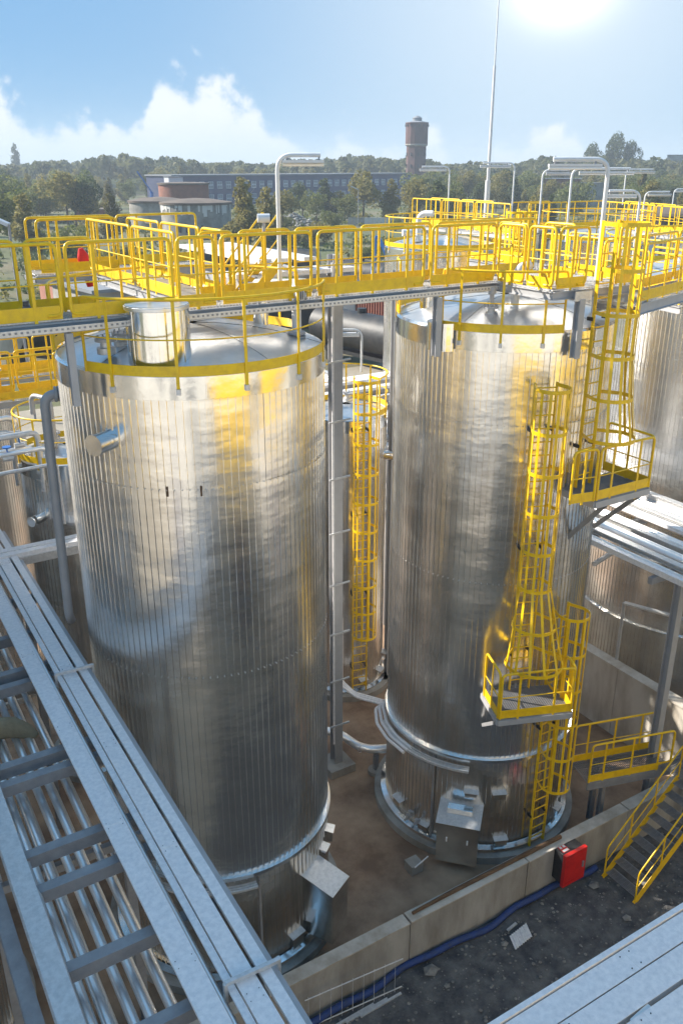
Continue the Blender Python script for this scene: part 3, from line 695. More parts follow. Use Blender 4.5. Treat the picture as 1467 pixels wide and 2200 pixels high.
# landing at the stair head and crossing over the wall
t = thing('step_over_platform', (15.5, 11.5, 1.95), 'yellow railed step over platform crossing the basin wall beside the stairs', 'platform')
A_ = Vector((14.1, 11.55, 1.9)); B_ = Vector((16.35, 10.9, 1.9)); n_ = Vector((.28, .96, 0)).normalized()
grating(t, A_, B_ - A_, n_, (B_ - A_).length, .8, .05, .08, m='galvanised_dark')
for o in (0, .8): MB().bar(A_ + n_ * o - Vector((0, 0, .12)), B_ + n_ * o - Vector((0, 0, .12)), .07, .2).build('beam', 'galvanised_dark', t)
rail_panel(t, A_, B_, posts=3, hook=False, toe=.2, drop=.15); rail_panel(t, A_ + n_ * .8, B_ + n_ * .8, posts=3, hook=False, toe=.2)
for q in (A_ + (B_ - A_) * .25 + n_ * .2, A_ + (B_ - A_) * .3 + n_ * .75): MB().ibeam((q.x, q.y, 0), (q.x, q.y, 1.75), .12, .12).build('leg', 'galvanised_dark', t)
t = thing('stair_landing', (16.5, 10.2, 2.05), 'small dark grating landing at the top of the lower right stairs', 'platform')
grating(t, (16.0, 9.47, 2.05), (1, 0, 0), (0, 1, 0), 1.1, 1.5, .05, .08, m='galvanised_dark')
for y in (9.47, 10.97): MB().bar((16.0, y, 1.95), (17.1, y, 1.95), .06, .16).build('beam', 'galvanised_dark', t)
rail_panel(t, (16.05, 9.47, 2.05), (17.1, 9.47, 2.05), hook=False); MB().bar((17.0, 9.55, 0), (17.0, 9.55, 1.9), .1, .1).build('leg', 'galvanised_dark', t)
MB().bar((17.0, 10.7, 0), (17.0, 10.7, 1.9), .1, .1).build('leg', 'galvanised_dark', t)

# ------------------------------------------------------------------ PIPE RACK, LEFT FOREGROUND
def tray(par, x0, x1, y0, y1, z, hgt=.09, jl=2.6, m='zinc_pale', name='tray_cover', joff=0.):
    y = y0 + joff
    if joff: ys = [y0, y]
    else: ys = [y0]
    while ys[-1] < y1 - .6: ys.append(min(y1, ys[-1] + jl))
    if ys[-1] < y1: ys[-1] = y1
    k = 0
    for a, b in zip(ys, ys[1:]):
        e = .004 * (k % 2); k += 1
        MB().box((x0, a + .003, z), (x1, b - .003, z + hgt)).build('tray', m, par)
        MB().box((x0 - .012, a + .003, z + hgt + e), (x1 + .012, b + .02, z + hgt + .006 + e)).box((x0 - .013, a + .003, z + hgt - .025), (x0 - .003, b, z + hgt + e)).box((x1 + .003, a + .003, z + hgt - .025), (x1 + .013, b, z + hgt + e)).build(name, m, par)
def tray_screws(par, x0, x1, ys, z):
    g = MB()
    for y in ys:
        for xx in (x0 + .03, x1 - .03):
            for yy in (y - .05, y + .06): g.cyl((xx, yy), .006, z, z + .006, 6)
    g.build('screws', 'black', par, kind='stuff')
def left_rack():
    z = 7.45
    t = thing('pipe_rack', (2.0, 11, 5.5), 'galvanised pipe rack crossing the lower left corner with cable trays', 'pipe rack')
    Y0, Y1 = 3.2, 21.5
    # steel frame
    MB().ibeam((3.06, Y0, z - .12), (3.06, Y1, z - .12), .14, .24).build('main_beam', 'grey_paint', t)
    MB().ibeam((.92, Y0, z - .14), (.92, Y1, z - .14), .26, .28, .02).build('main_beam', 'galvanised', t)
    MB().ibeam((.62, Y0, z - .55), (.62, Y1, z - .55), .18, .3, .02).build('main_beam', 'galvanised_dark', t)
    for y in (5.3, 6.75, 7.93, 9.3, 10.0, 11.65, 12.1, 14.4, 14.85, 16.2, 17.8, 19.4):
        MB().bar((.95, y, z - .22), (3.0, y, z - .22), .16, .19).build('cross_beam', 'galvanised_dark', t)
    for y in (5.6, 10.9, 16.0): # lower tie beams
        MB().bar((.7, y, z - 1.35), (3.0, y, z - 1.35), .1, .14).build('cross_beam', 'galvanised_dark', t)
        for x in (.7, 3.05): MB().bar((x, y, z - 1.35), (x, y, z - .2), .08, .08).build('hanger', 'galvanised_dark', t)
    # trays
    tray(t, 2.10, 2.36, Y0, Y1, z, joff=1.3)
    tray(t, 2.52, 2.585, Y0, Y1, z, .05, jl=6)
    tray(t, 2.62, 2.83, Y0, Y1, z, joff=.5)
    tray(t, 2.905, 3.02, Y0, Y1, z, jl=3, joff=2.2)
    tray_screws(t, 2.10, 2.36, [4.5 + 2.6 * k for k in range(7)], z + .097); tray_screws(t, 2.62, 2.83, [3.7 + 2.6 * k for k in range(7)], z + .097)
    # clamp frames over the trays
    for y in (6.55, 13.85):
        MB().bar((2.48, y, z + .16), (3.14, y - .03, z + .16), .05, .05).build('tray_clamp', 'galvanised', t)
        for x in (2.48, 3.14): MB().bar((x, y, z - .3), (x, y, z + .16), .04, .05, (0, 1, 0)).build('tray_clamp', 'galvanised', t)
    # support frames down to the floor
    for y in (5.0, 12.4, 19.0):
        for x in (.75, 3.0): MB().ibeam((x, y, 0), (x, y, z - .3), .16, .16).build('column', 'galvanised_dark', t)
    return t
left_rack()
def pipe_run(pts, r, label, m='pipe_jacket', bands=1.0, group=None, name='insulated_pipe', cat='pipe'):
    P = [Vector(p) for p in pts]; t = thing(name, P[0], label, cat, group)
    path = round_path(P, r * 3, 6) if len(P) > 2 else P
    MB().tube(path, r, 20).build('pipe', m, t)
    if bands:
        for a, b in zip(P, P[1:]):
            Ln = (b - a).length; u = (b - a).normalized(); x = bands * .5
            while x < Ln: MB().tube([a + u * x, a + u * (x + .03)], r * 1.035, 20, caps=False).build('jacket_band', m, t); x += bands
    return t
zl = 6.85
pl = [(1.16, zl, .085, 'bright insulated pipe nearest the left beam of the rack'), (1.34, zl, .065, 'second insulated pipe from the left beam of the rack'), (1.60, zl, .062, 'third insulated pipe from the left beam of the rack'),
      (1.79, zl, .062, 'fourth insulated pipe from the left beam of the rack'), (2.02, zl + .1, .05, 'thin insulated pipe along the wide cable tray edge')]
for x, z, r, lb in pl:
    pipe_run([(x, 3.2, z), (x, 20.6, z)], r, lb)
pipe_run([(2.44, 3.2, 7.36), (2.44, 20.6, 7.36)], .038, 'shiny pipe between the wide and the narrow cable tray')
pipe_run([(2.49, 3.2, 7.22), (2.49, 20.6, 7.22)], .02, 'thin conduit under the shiny pipe between the trays', bands=0, m='galvanised')
pipe_run([(1.02, 3.2, 7.37), (1.02, 8.75, 7.40), (1.05, 9.0, 7.30), (1.06, 10.6, 7.2)], .05, 'bare grey painted pipe lying on the left beam of the rack', m='grey_paint', bands=0)
pipe_run([(1.42, 9.2, 6.5), (1.42, 16, 6.5)], .02, 'thin yellow gas pipe below the left rack', m='yellow', bands=0, cat='pipe')
for x, z, r, lb in ((1.47, 6.35, .05, 'lower insulated pipe under the gap after the second rack pipe'), (1.70, 6.4, .05, 'lower insulated pipe between the third and fourth rack pipes'), (1.92, 6.35, .055, 'lower insulated pipe left of the thin tray edge pipe'), (1.24, 6.3, .06, 'lower insulated pipe close to the left beam of the rack')):
    pipe_run([(x, 3.2, z), (x, 20.0, z)], r, lb)
pipe_run([(2.25, 3.2, 5.95), (2.25, 19, 5.95)], .08, 'insulated pipe low under the cable trays of the left rack')
# sack bundle
t = MB(); P_ = atz(36, 1565, 7.0)
path = [P_ + Vector(q) for q in ((-.55, .1, .05), (-.3, .02, .1), (-.05, -.03, .06), (.15, -.12, -.04), (.28, -.25, -.1))]
t.tube(path, [.12, .19, .18, .13, .05], 14)
t.build('burlap_bundle', 'sack', origin=P_, label='crumpled beige sack bundle wrapped round pipes at the left edge', cat='sack')
# cross tray going right from the far end
t = thing('cable_tray', (3.6, 19.8, 7.5), 'pale cable tray crossing behind the centre left tank at the rack end', 'cable tray')
for i, y in enumerate((19.55, 19.8)): MB().box((2.2, y, 7.5), (5.6, y + .2, 7.6)).build('tray_cover', 'zinc_pale', t)
MB().box((2.2, 19.5, 7.3), (5.6, 19.56, 7.5)).build('side_beam', 'galvanised', t)
# grey overflow pipe
pt = thing('overflow_pipe', (3.2, 15.7, 6), 'dull grey overflow pipe bending down from the left side of the centre left tank', 'pipe')
MB().tube(round_path([(3.75, 15.55, 12.2), (3.28, 15.62, 12.2), (3.22, 15.66, 7.75), (3.3, 15.9, 7.5)], .22, 7), .085, 18).build('pipe', 'grey_paint', pt)
MB().tube([(3.52, 15.59, 12.2), (3.56, 15.585, 12.2)], .14, 18).tube([(3.46, 15.59, 12.2), (3.50, 15.585, 12.2)], .14, 18).build('flange', 'grey_paint', pt)

# ------------------------------------------------------------------ TRAYS, LOWER RIGHT
def right_trays():
    z = 7.9; t = thing('pipe_rack', (6, 4, 6), 'pale galvanised cable trays running across the lower right corner', 'pipe rack')
    def tr(y0, y1, zz, h, joff):
        xs = [1.5, 1.5 + joff]
        while xs[-1] < 14: xs.append(xs[-1] + 1.9)
        for k, (a, b) in enumerate(zip(xs, xs[1:])):
            e = .003 * (k % 2)
            MB().box((a + .003, y0, zz), (b - .003, y1, zz + h)).build('tray', 'zinc_pale', t)
            MB().box((a + .003, y0 - .012, zz + h + e), (b + .015, y1 + .012, zz + h + .006 + e)).build('tray_cover', 'zinc_pale', t)
            g = MB()
            for xx in (a + .07, b - .07):
                for yy in (y0 + .04, y1 - .04): g.cyl((xx, yy), .008, zz + h + .006 + e, zz + h + .012 + e, 6)
            g.build('screws', 'black', t, kind='stuff')
    tr(4.15, 4.40, z - .1, .12, 1.0); tr(3.835, 4.11, z - .1, .12, 1.7); tr(3.42, 3.76, z - .1, .12, .6); tr(3.1, 3.38, z - .1, .12, 1.4)
    MB().box((1.5, 4.43, z - .05), (14, 4.49, z + .05)).build('edge_strip', 'zinc_pale', t)
    for y in (4.3, 3.2): MB().ibeam((1.5, y, z - .28), (14, y, z - .28), .12, .22).build('main_beam', 'galvanised_dark', t)
    for x in (3, 5.4, 7.8, 10.2, 12.6): MB().bar((x, 3.1, z - .45), (x, 4.5, z - .45), .1, .1).build('cross_beam', 'galvanised_dark', t)
    for x in (10.2, 13.5):
        MB().ibeam((x, 3.5, 0), (x, 3.5, z - .5), .16, .16).build('column', 'galvanised_dark', t)
    MB().bar((5.75, 3.77, z + .0), (6.05, 3.80, z + .0), .05, .02).build('spacer', 'sign_white', t)
    return t
right_trays()
# ------------------------------------------------------------------ PIPE RACK RIGHT, between second and third tank
def right_rack():
    t = thing('pipe_rack', (17.3, 16, 6), 'pipe rack with pale beams and shiny pipes right of the middle platform', 'pipe rack')
    zc = 7.3
    for x, w, h, z, m in ((15.62, .12, .14, 7.2, 'zinc_pale'), (16.0, .2, .12, 7.4, 'galvanised'), (16.95, .16, .22, 7.3, 'galvanised'), (17.6, .2, .1, 7.45, 'zinc_pale'), (18.15, .16, .1, 7.45, 'galvanised'), (19.1, .2, .24, 7.4, 'galvanised')):
        if m == 'zinc_pale': tray(t, x - w / 2, x + w / 2, 8.2, 34, z, h, jl=3, joff=rnd.uniform(.5, 2))
        else: MB().ibeam((x, 8.2, z), (x, 34, z), w, h).build('main_beam', m, t)
    for y in (9.3, 11.6, 14.2, 16.8, 19.4, 22, 24.6, 27.2): MB().bar((15.4, y, 7.08), (19.2, y, 7.08), .12, .16).build('cross_beam', 'galvanised_dark', t)
    for y in (11.45, 27.2):
        for x in (16.35,): MB().ibeam((x, y, 0), (x, y, 7.0), .2, .2).build('column', 'grey_paint', t)
right_rack()
pipe_run([(16.45, 8.2, 7.35), (16.45, 33, 7.35)], .09, 'bright insulated pipe lying on the right rack between the pale trays')
pipe_run([(17.25, 8.2, 7.3), (17.25, 33, 7.3)], .05, 'slim insulated pipe on the right rack')
pipe_run([(18.62, 8.2, 7.3), (18.62, 33, 7.3)], .08, 'insulated pipe next to the far beam of the right rack')
for x, rr_, lb in ((15.8, .045, 'thin shiny pipe nearest the right tank on the right rack'), (16.22, .06, 'second shiny pipe from the right tank on the right rack'), (16.68, .075, 'stout shiny pipe in the middle of the right rack'), (17.38, .055, 'shiny pipe beside the pale tray of the right rack'), (17.88, .07, 'shiny pipe between the two narrow trays of the right rack'), (18.86, .05, 'shiny pipe farthest from the right tank on the right rack')):
    pipe_run([(x, 8.2, 7.3), (x, 33, 7.3)], rr_, lb)
p = atz(1275, 1212, 6.1); pipe_run([p, p + Vector((1.3, .25, .1))], .07, 'short capped grey pipe stub right of the right tank', m='grey_paint', bands=0)
# small bracket frame against wide tank
t = thing('pipe_stand', (19.2, 13.8, 2.4), 'grey steel pipe stand between the dividing wall and the wide right tank', 'stand')
a = atz(1340, 1295, 4.2); MB().tube([(a.x, a.y, 0), (a.x, a.y, a.z)], .05, 10).build('leg', 'grey_paint', t)
MB().bar((a.x, a.y, a.z), (a.x + 1.0, a.y - 2.3, a.z), .16, .05).build('ladder_tray', 'galvanised', t)

# tall column between the tanks with cable ladder
t = thing('steel_column', (10.35, 17.3, 0), 'tall grey steel column with cable ladder between the two big tanks', 'column')
MB().ibeam((10.35, 17.3, .25), (10.35, 17.3, 14.15), .25, .27, .02).build('shaft', 'grey_paint', t)
MB().box((9.95, 16.9, 0), (10.75, 17.7, .25)).build('footing', 'concrete', t)
MB().bar((10.17, 17.12, 1), (10.17, 17.12, 14), .05, .03, (0, 1, 0)).build('cable_ladder', 'zinc_pale', t)
for k in range(9): MB().bar((10.05, 17.1, 1.6 + k * 1.45), (10.6, 17.02, 1.66 + k * 1.45), .04, .04).build('bracket', 'galvanised', t)
for (x, y, lb) in ((12.0, 24.3, 'grey steel column behind the slim tank ladder'), (14.2, 20.4, 'grey steel column left of the right tank with brown stripe')):
    t = thing('steel_column', (x, y, 0), lb, 'column'); MB().ibeam((x, y, .2), (x, y, 13.3), .18, .18, .015).build('shaft', 'grey_paint', t); MB().box((x - .3, y - .3, 0), (x + .3, y + .3, .2)).build('footing', 'concrete', t)
# rear pipe rack level behind the walkway
t = thing('pipe_rack', (9, 18, 12.5), 'high pipe rack with white trays behind the long walkway at the column head', 'pipe rack')
for y, z, m in ((17.3, 13.75, 'zinc_pale'), (17.75, 13.75, 'zinc_pale'), (18.3, 13.6, 'galvanised')): MB().box((7.9, y, z), (10.9, y + .28, z + .1)).build('tray_cover', m, t)
for x in (8.1, 10.35): MB().bar((x, 16.9, 13.6), (x, 22.3, 13.6), .16, .2).build('beam', 'grey_paint', t)
for x in (8.4, 8.9, 9.5): MB().box((x, 17.2, 14.05), (x + .3, 21.8, 14.14)).build('tray_cover', 'zinc_pale', t)
MB().bar((8.1, 22.2, 0), (8.1, 22.2, 13.6), .18, .18).build('column', 'grey_paint', t)
t = thing('pipe_rack', (12, 26, 7), 'low pipe rack with pale beams behind the slim tank', 'pipe rack')
for y, z in ((23.2, 8.9), (24.2, 8.9), (25.6, 8.8)): MB().ibeam((9.6, y, z), (18.8, y - .4, z), .2, .24).build('main_beam', 'grey_paint', t)
for y in (23.6, 24.7, 25.1): MB().box((9.6, y, 9.02), (18.6, y + .3, 9.12)).build('tray_cover', 'zinc_pale', t)
for x in (10.5, 13.2, 16): MB().bar((x, 23, 8.7), (x, 26, 8.7), .12, .16).build('cross_beam', 'galvanised_dark', t)
for x in (10.2, 16.2): MB().ibeam((x, 23.4, 0), (x, 23.4, 8.6), .18, .18).build('column', 'grey_paint', t)
for k, z in enumerate((4.6, 5.4, 6.4)):
    pipe_run([(10.5, 23.9 + .3 * k, z), (19, 23.4 + .3 * k, z)], .09, ('lowest', 'middle', 'upper')[k] + ' insulated pipe crossing behind the slim tank')

# pipes near the floor
pipe_run([(9.2, 18.9, .75), (10.7, 17.9, .75), (10.9, 16.8, .75), (11.6, 16.4, .75), (12.2, 16.6, .75)], .12, 'insulated pipe bending in a U between the column and the right tank', bands=.7)
t = thing('pipe_support', (11.2, 16.55, 0), 'short dark pipe support on a round concrete pad', 'support'); MB().bar((11.2, 16.55, .1), (11.2, 16.55, .62), .12, .12).build('post', 'galvanised_dark', t); MB().cyl((11.2, 16.55), .22, 0, .12, 18).build('pad', 'concrete', t)
t = thing('conduit_bundle', (11.6, 18.5, .4), 'three parallel bent conduits running from the slim tank to the right tank', 'conduits')
B3_ = atz(825, 1503, .8); B4_ = atz(842, 1492, 2.55)
for k in range(3):
    o = .13 * k
    pts = [(12.05 - o * .6, 19.8 - o * .8, 3.2), (12.05 - o * .6, 19.8 - o * .8, .95), (12.2 - o * .3, 19.3 - o, .75), (B3_.x - .25 * o, B3_.y - o, .75), (B4_.x - o * .9, B4_.y - o * .3, 2.45), (10.95 - o * .9, 15.9, 2.7)] + [tuple(pol(c2, R0 + .13 + o, a, 2.7)) for a in (162, 176, 190)]
    MB().tube(round_path(pts, .12, 3), .042, 8).build('conduit', 'zinc_pale', t)
# things on the basin floor and outside
t = thing('concrete_block', (10.0, 12.9, 0), 'pale concrete block with metal bar beside the base of the right tank', 'block'); q = atz(888, 1868, 0)
MB().box((q.x - .17, q.y - .16, 0), (q.x + .17, q.y + .16, .26)).build('block', 'concrete', t); MB().bar((q.x - .12, q.y - .2, .28), (q.x + .35, q.y - .1, .32), .025, .025).build('bar', 'zinc_pale', t)
MB().tube([(8.45, 11.0, 1.28), (9.6, 11.03, 1.27), (12.75, 11.02, 1.28)], [.035, .05, .055], 10).build('timber_pole', 'timber', origin=(10, 11, 1.25), label='brown timber pole lying along the top of the basin wall', cat='pole')
pts = []
for i in range(60): x = 4.0 + i * .165; pts.append((x, 10.72 + .05 * math.sin(x * 1.7) + .03 * math.sin(x * 4.1), .13 + .025 * math.sin(x * 2.3)))
MB().tube(pts, .075, 12).build('blue_hose', 'blue_hose', origin=(8, 10.7, 0), label='thick blue hose lying along the foot of the basin wall', cat='hose')
t = thing('hose_cabinet', (12.8, 10.65, .3), 'red fire hose cabinet with small white sign on the outside of the basin wall', 'cabinet')
MB().box((12.42, 10.56, .38), (13.05, 10.85, 1.22)).build('body', 'black', t); MB().box((12.96, 10.44, .72), (13.0, 10.47, .88)).build('latch', 'galvanised_dark', t); MB().box((12.46, 10.462, .42), (13.02, 10.47, .45)).box((12.46, 10.462, 1.15), (13.02, 10.47, 1.18)).build('door_fold', 'red', t); MB().box((12.40, 10.47, .34), (13.08, 10.56, 1.26)).build('door', 'red', t)
sg = MB().box((12.48, 10.63, 1.224), (12.68, 10.83, 1.23)).build('sign', 'red', t)
MB().box((12.50, 10.64, 1.231), (12.66, 10.70, 1.234)).box((12.50, 10.75, 1.231), (12.56, 10.82, 1.234)).box((12.60, 10.75, 1.231), (12.66, 10.82, 1.234)).build('sign_print', 'sign_white', sg)
t = thing('metal_scrap', (10.9, 10.1, .05), 'crumpled corrugated metal sheet scrap on the dark gravel', 'scrap')
m = MB(); o_ = Vector((10.5, 9.92, .08)); uu = Vector((.12, .32, .02)); vv = Vector((.55, .06, .03))
for k in range(9): m.bar(o_ + vv * k / 9, o_ + vv * k / 9 + uu, .045, .02 + .012 * (k % 2))
m.build('sheet', 'zinc_pale', t); MB().bar((10.66, 10.38, .1), (10.95, 10.42, .12), .06, .03).build('strip', 'galvanised', t)
t = thing('wire_fence', (6.8, 9.9, 0), 'thin grey wire mesh panel leaning outside the basin wall at the bottom', 'fence')
a0 = atz(655, 2150, .9); b0 = atz(865, 2060, .9)
for k, z in enumerate((.9, .12)): MB().tube([(a0.x, a0.y, z), (b0.x, b0.y, z)], .014, 6).build('wire_rail', 'galvanised', t)
for k in range(9):
    f_ = (k + .3) / 9; x = a0.x + (b0.x - a0.x) * f_; y = a0.y + (b0.y - a0.y) * f_; MB().tube([(x, y, .02), (x, y, .95)], .007, 5).build('wire', 'galvanised', t)
for k in range(3):
    q = atz(760 + 30 * k, 2185 - 12 * k, .06); MB().bar(q - Vector((.5, -.02, 0)), q + Vector((.5, .03, 0)), .05, .05).build('steel_offcut', 'galvanised', origin=q, label=('steel bar offcut on the gravel nearest the bottom edge', 'middle steel bar offcut of three beside the wire mesh', 'steel bar offcut closest to the basin wall beside the wire mesh')[k], cat='bar')

# ------------------------------------------------------------------ LAMPS, MAST, INSTRUMENTS
def lamp(p, top, arm_dir, arm, label, r=.035, lamp_l=None, tubes=True):
    """post from p to height top, bending over along arm_dir (unit xy) with a linear lamp beneath"""
    p = Vector(p); u = Vector((arm_dir[0], arm_dir[1], 0)).normalized(); Z = Vector((0, 0, 1))
    t = thing('lamp_post', p, label, 'lamp', None)
    q = Vector((p.x, p.y, top)); MB().tube(round_path([p, q, q + u * arm], .28, 8), r, 12).build('post', 'white_paint', t)
    ll = lamp_l or arm * .95; s_ = q + u * (arm - ll * .92) - Z * .13; e = s_ + u * ll
    n = Vector((-u.y, u.x, 0))
    h_ = MB().bar(s_ + Z * .02, e + Z * .02, .13, .05).build('lamp_housing', 'white_paint', t)
    MB().tube([s_ - Z * .035 + n * .03, e - Z * .035 + n * .03], .03, 8).build('lamp_tube', 'tube_glass', h_)
    for f_ in (.12, .88): c_ = s_ + (e - s_) * f_; MB().bar(c_ + Z * .04, c_ + Z * .13, .04, .03, u).build('clamp', 'galvanised_dark', t)
    return t
X_ = Vector((.8545, -.5195, 0)); 
def lamp_px(bx, by, tx, ty, ex, D, label, r=.035):
    """post whose foot/top are seen at (bx,by)/(tx,ty), D metres away; the arm reaches column ex"""
    b = atD(bx, by, D); tp = atD(tx, ty, D); arm = abs(ex - tx) / 1994 * D
    return lamp((tp.x, tp.y, b.z), tp.z, X_ * (1 if ex > tx else -1), arm, label, r)
lamp_px(597, 612, 595, 333, 688, 17.2, 'tall white lamp post with long tube lamp standing behind the walkway near the middle', .04)
lamp_px(1275, 700, 1308, 342, 1193, 19.0, 'nearest lamp post at the upper right with long grey tube lamp reaching left', .045)
lamp_px(1225, 520, 1229, 362, 1350, 30, 'lamp post with long tube lamp reaching right, just behind the nearest upper right lamp')
lamp_px(965, 470, 966, 358, 906, 42, 'lamp post with lamp reaching left, right of the water tower')
lamp_px(1104, 470, 1106, 350, 1038, 40, 'lamp post reaching left across the lightning mast')
lamp_px(1165, 500, 1166, 365, 1222, 36, 'lamp post with short arm reaching right beside the brick building')
lamp_px(1345, 440, 1345, 364, 1400, 48, 'far thin lamp post with bright lamp reaching right')
lamp_px(1372, 560, 1376, 410, 1310, 27, 'short bright lamp post reaching left at the far right railings')
lamp_px(1384, 480, 1386, 412, 1436, 44, 'short lamp post reaching right in front of the white far tank')
lamp_px(775, 800, 777, 708, 730, 23.5, 'small lamp post reaching left above the slim tank ladder', .03)
lamp_px(1450, 440, 1448, 406, 1475, 60, 'lamp post cut by the right edge of the frame')
t = thing('lightning_mast', atD(1043, 425, 42), 'very tall thin white lightning mast rising out of the top of the frame', 'mast')
b = atD(1043, 470, 42); tp = atD(1065, 0, 42)
MB().tube([b, (b.x, b.y, 15.4)], .12, 10).build('mast_base', 'white_paint', t)
MB().tube([(b.x, b.y, 15.4), (b.x, b.y, 20.0)], [.075, .055], 10).build('mast_section', 'white_paint', t); MB().tube([(b.x, b.y, 20.0), (b.x, b.y, 27.5)], [.03, .015], 8).build('mast_rod', 'white_paint', t)
def instrument(p, label):
    t = thing('level_sensor', p, label, 'sensor'); p = Vector(p)
    MB().cyl(p, .03, p.z, p.z + .16, 10).build('stem', 'grey_paint', t); MB().tube([p + Vector((-.1, .04, .22)), p + Vector((.1, -.04, .22))], .075, 16).build('head', 'white_paint', t)
    MB().tube([p + Vector((.1, -.04, .22)), p + Vector((.12, -.05, .22))], .06, 16).build('display', 'black', t)
instrument((7.1, 14.3, 14.93), 'white round instrument head above the walkway rail near the middle')
instrument((12.1, 17.0, 14.35), 'round instrument head above the second row tank rail')
t = thing('red_cover', atD(187, 575, 21), 'bright red fabric covered object behind the left walkway railings', 'cover'); q = atD(187, 590, 21)
MB().tube([q + Vector((.1, 0, -.25)), q + Vector((.03, 0, .1)), q + Vector((-.04, 0, .4)), q + Vector((-.08, 0, .58))], [.12, .15, .14, .05], 12).build('cover', 'red', t)
MB().tube([(q.x + .1, q.y, WZ), q + Vector((.1, 0, -.2))], .04, 8).build('stem', 'grey_paint', t)
t = thing('floodlight', atD(325, 478, 24), 'small white floodlight behind the left railings', 'lamp'); q = atD(325, 476, 24)
MB().bar(q - X_ * .16, q + X_ * .16, .22, .05, (0, .3, 1)).build('head', 'white_paint', t); MB().tube([(q.x, q.y, q.z - 1.2), q], .02, 6).build('stem', 'galvanised', t)

# ------------------------------------------------------------------ left cluster of low platforms and piping (z about 9.4)
for i, (x0, y0, x1, y1, lb) in enumerate(((2.2, 23.3, 7.6, 23.5, 'low yellow railed catwalk serving the small tanks at the left'), (3.5, 22.9, 3.6, 27.2, 'short catwalk with yellow rails behind the slim tank at the left'), (2.3, 26, 7.8, 26.3, 'rear low catwalk behind the small left tank'))):
    walkway('low_catwalk', (x0, y0), (x1, y1), .8, 10.3, lb, front=[(.05, 1.5), (1.55, 3.0), (3.05, 4.2)], back=[(.05, 2.2), (2.25, 4.2)], tray=False)
walkway('low_catwalk', (9.6, 21.6), (12.0, 21.2), .8, 9.4, 'low catwalk with yellow rails joining the slim tank from the left', front=[(.05, 2.2)], back=[(.05, 2.2)], tray=False)
for k in range(7):
    y = 19.4 + k * .55; z = 9.6 + .25 * (k % 3)
    pipe_run([(1.6 + .2 * (k % 2), y, z - .5), (1.6, y, z), (4.2 - .2 * k * .3, y + .2, z), (4.2 - .06 * k, y + .2, z - 1.5)], .045 + .012 * (k % 3), ('thin', 'middling', 'stout')[k % 3] + ' galvanised pipe number ' + ('one', 'two', 'three', 'four', 'five', 'six', 'seven')[k] + ' counted from the front in the left piping cluster', m=('galvanised', 'pipe_jacket')[k % 2], bands=0)
for k in range(5):
    x = 1.9 + .45 * k; y = 20.1 + .9 * (k % 3); t = thing('valve', (x, y, 9.6), 'small hand valve on the left piping, ' + ('leftmost', 'second from left', 'middle', 'second from right', 'rightmost')[k], 'valve')
    MB().tube([(x - .12, y, 9.75), (x + .12, y, 9.75)], .07, 12).build('body', 'galvanised', t); MB().tube([(x, y, 9.75), (x, y, 10.0)], .02, 8).cyl((x, y), .1, 10.0, 10.03, 12).build('hand_wheel', 'crane_blue', t)

# ------------------------------------------------------------------ far right clusters of walkways
def far_walk(D, pxs, y_top, label, z=None, width=1.0):
    pass
for (a, b, y, D1, D2, lb) in ((885, 1100, 425, 42, 36, 'far yellow railed walkway just under the lightning mast'), (1135, 1300, 428, 40, 44, 'far walkway with yellow rails left of the far right lamps'), (1300, 1475, 432, 46, 40, 'far walkway with yellow rails at the right edge under the short lamps'),
                            (1010, 1140, 470, 27, 25, 'walkway behind the second row tank rail'), (1330, 1480, 530, 24, 22, 'yellow railed walkway right of the short bright lamp'), (1170, 1330, 500, 28, 26, 'walkway with many yellow rails behind the upper ladder')):
    p = atD(a, y, D1); q = atD(b, y + 2, D2); zz = min(p.z, q.z) - 1.12; Ln = math.hypot(q.x - p.x, q.y - p.y); n = max(2, round(Ln / 2.1))
    seg = [(Ln * i / n + .03, Ln * (i + 1) / n - .03) for i in range(n)]
    walkway('far_walkway', (p.x, p.y), (q.x, q.y), 1.0, zz, lb, front=seg, back=seg[:-1], tray=False, pu=.12)
    for f_ in ((.2, .8) if D1 > 35 else ()):
        c_ = p + (q - p) * f_; t_ = thing('steel_column', (c_.x, c_.y, 0), lb.replace('walkway', 'walkway support', 1).split(' with')[0] + (', near end' if f_ < .5 else ', far end'), 'column')
        MB().ibeam((c_.x, c_.y, 0), (c_.x, c_.y, zz - .2), .2, .2, .016).build('shaft', 'grey_paint', t_)
    # far gate frames
for k, (px, D, lb) in enumerate(((1090, 33, 'left'), (1112, 33, 'right'))):
    q = atD(px, 470, D); ladder('caged_ladder', (q.x, q.y), 250, 9, 14.6, 'far caged ladder under the lightning mast, the ' + lb + ' of two', cage=(11, 14.5), tankr=.3, standoffs=False)

# ------------------------------------------------------------------ BUILDING BEHIND THE CAMERA
t = thing('process_building', (4, -8, 0), 'pale process building standing behind the viewpoint', 'building')
MB().box((-40, -14, 0), (44, -3.2, 14.2)).build('wall', 'facade', t)
MB().box((-40.2, -14.2, 14.2), (44.2, -3.0, 14.5)).build('roof', 'roof_grey', t)
MB().box((-40.0, -3.2, 0), (44, -3.14, 3.0)).build('plinth', 'render_wall', t)
MB().box((3.5, -2.0, 6.6), (12.0, -1.7, 9.8)).build('reflected_slab', 'yellow', t); MB().box((15.5, -2.0, 7.2), (34.0, -1.7, 9.9)).build('reflected_slab', 'yellow', t)  # unseen yellow slabs, added and sized for their reflection in the tank shells
for x in (3.8, 11.6, 16, 25, 33.5): MB().bar((x, -1.85, 0), (x, -1.85, 8.5), .3, .3).build('column', 'grey_paint', t); MB().bar((x, -3.2, 9.0), (x, -2.0, 9.0), .2, .2).build('bracket', 'grey_paint', t)
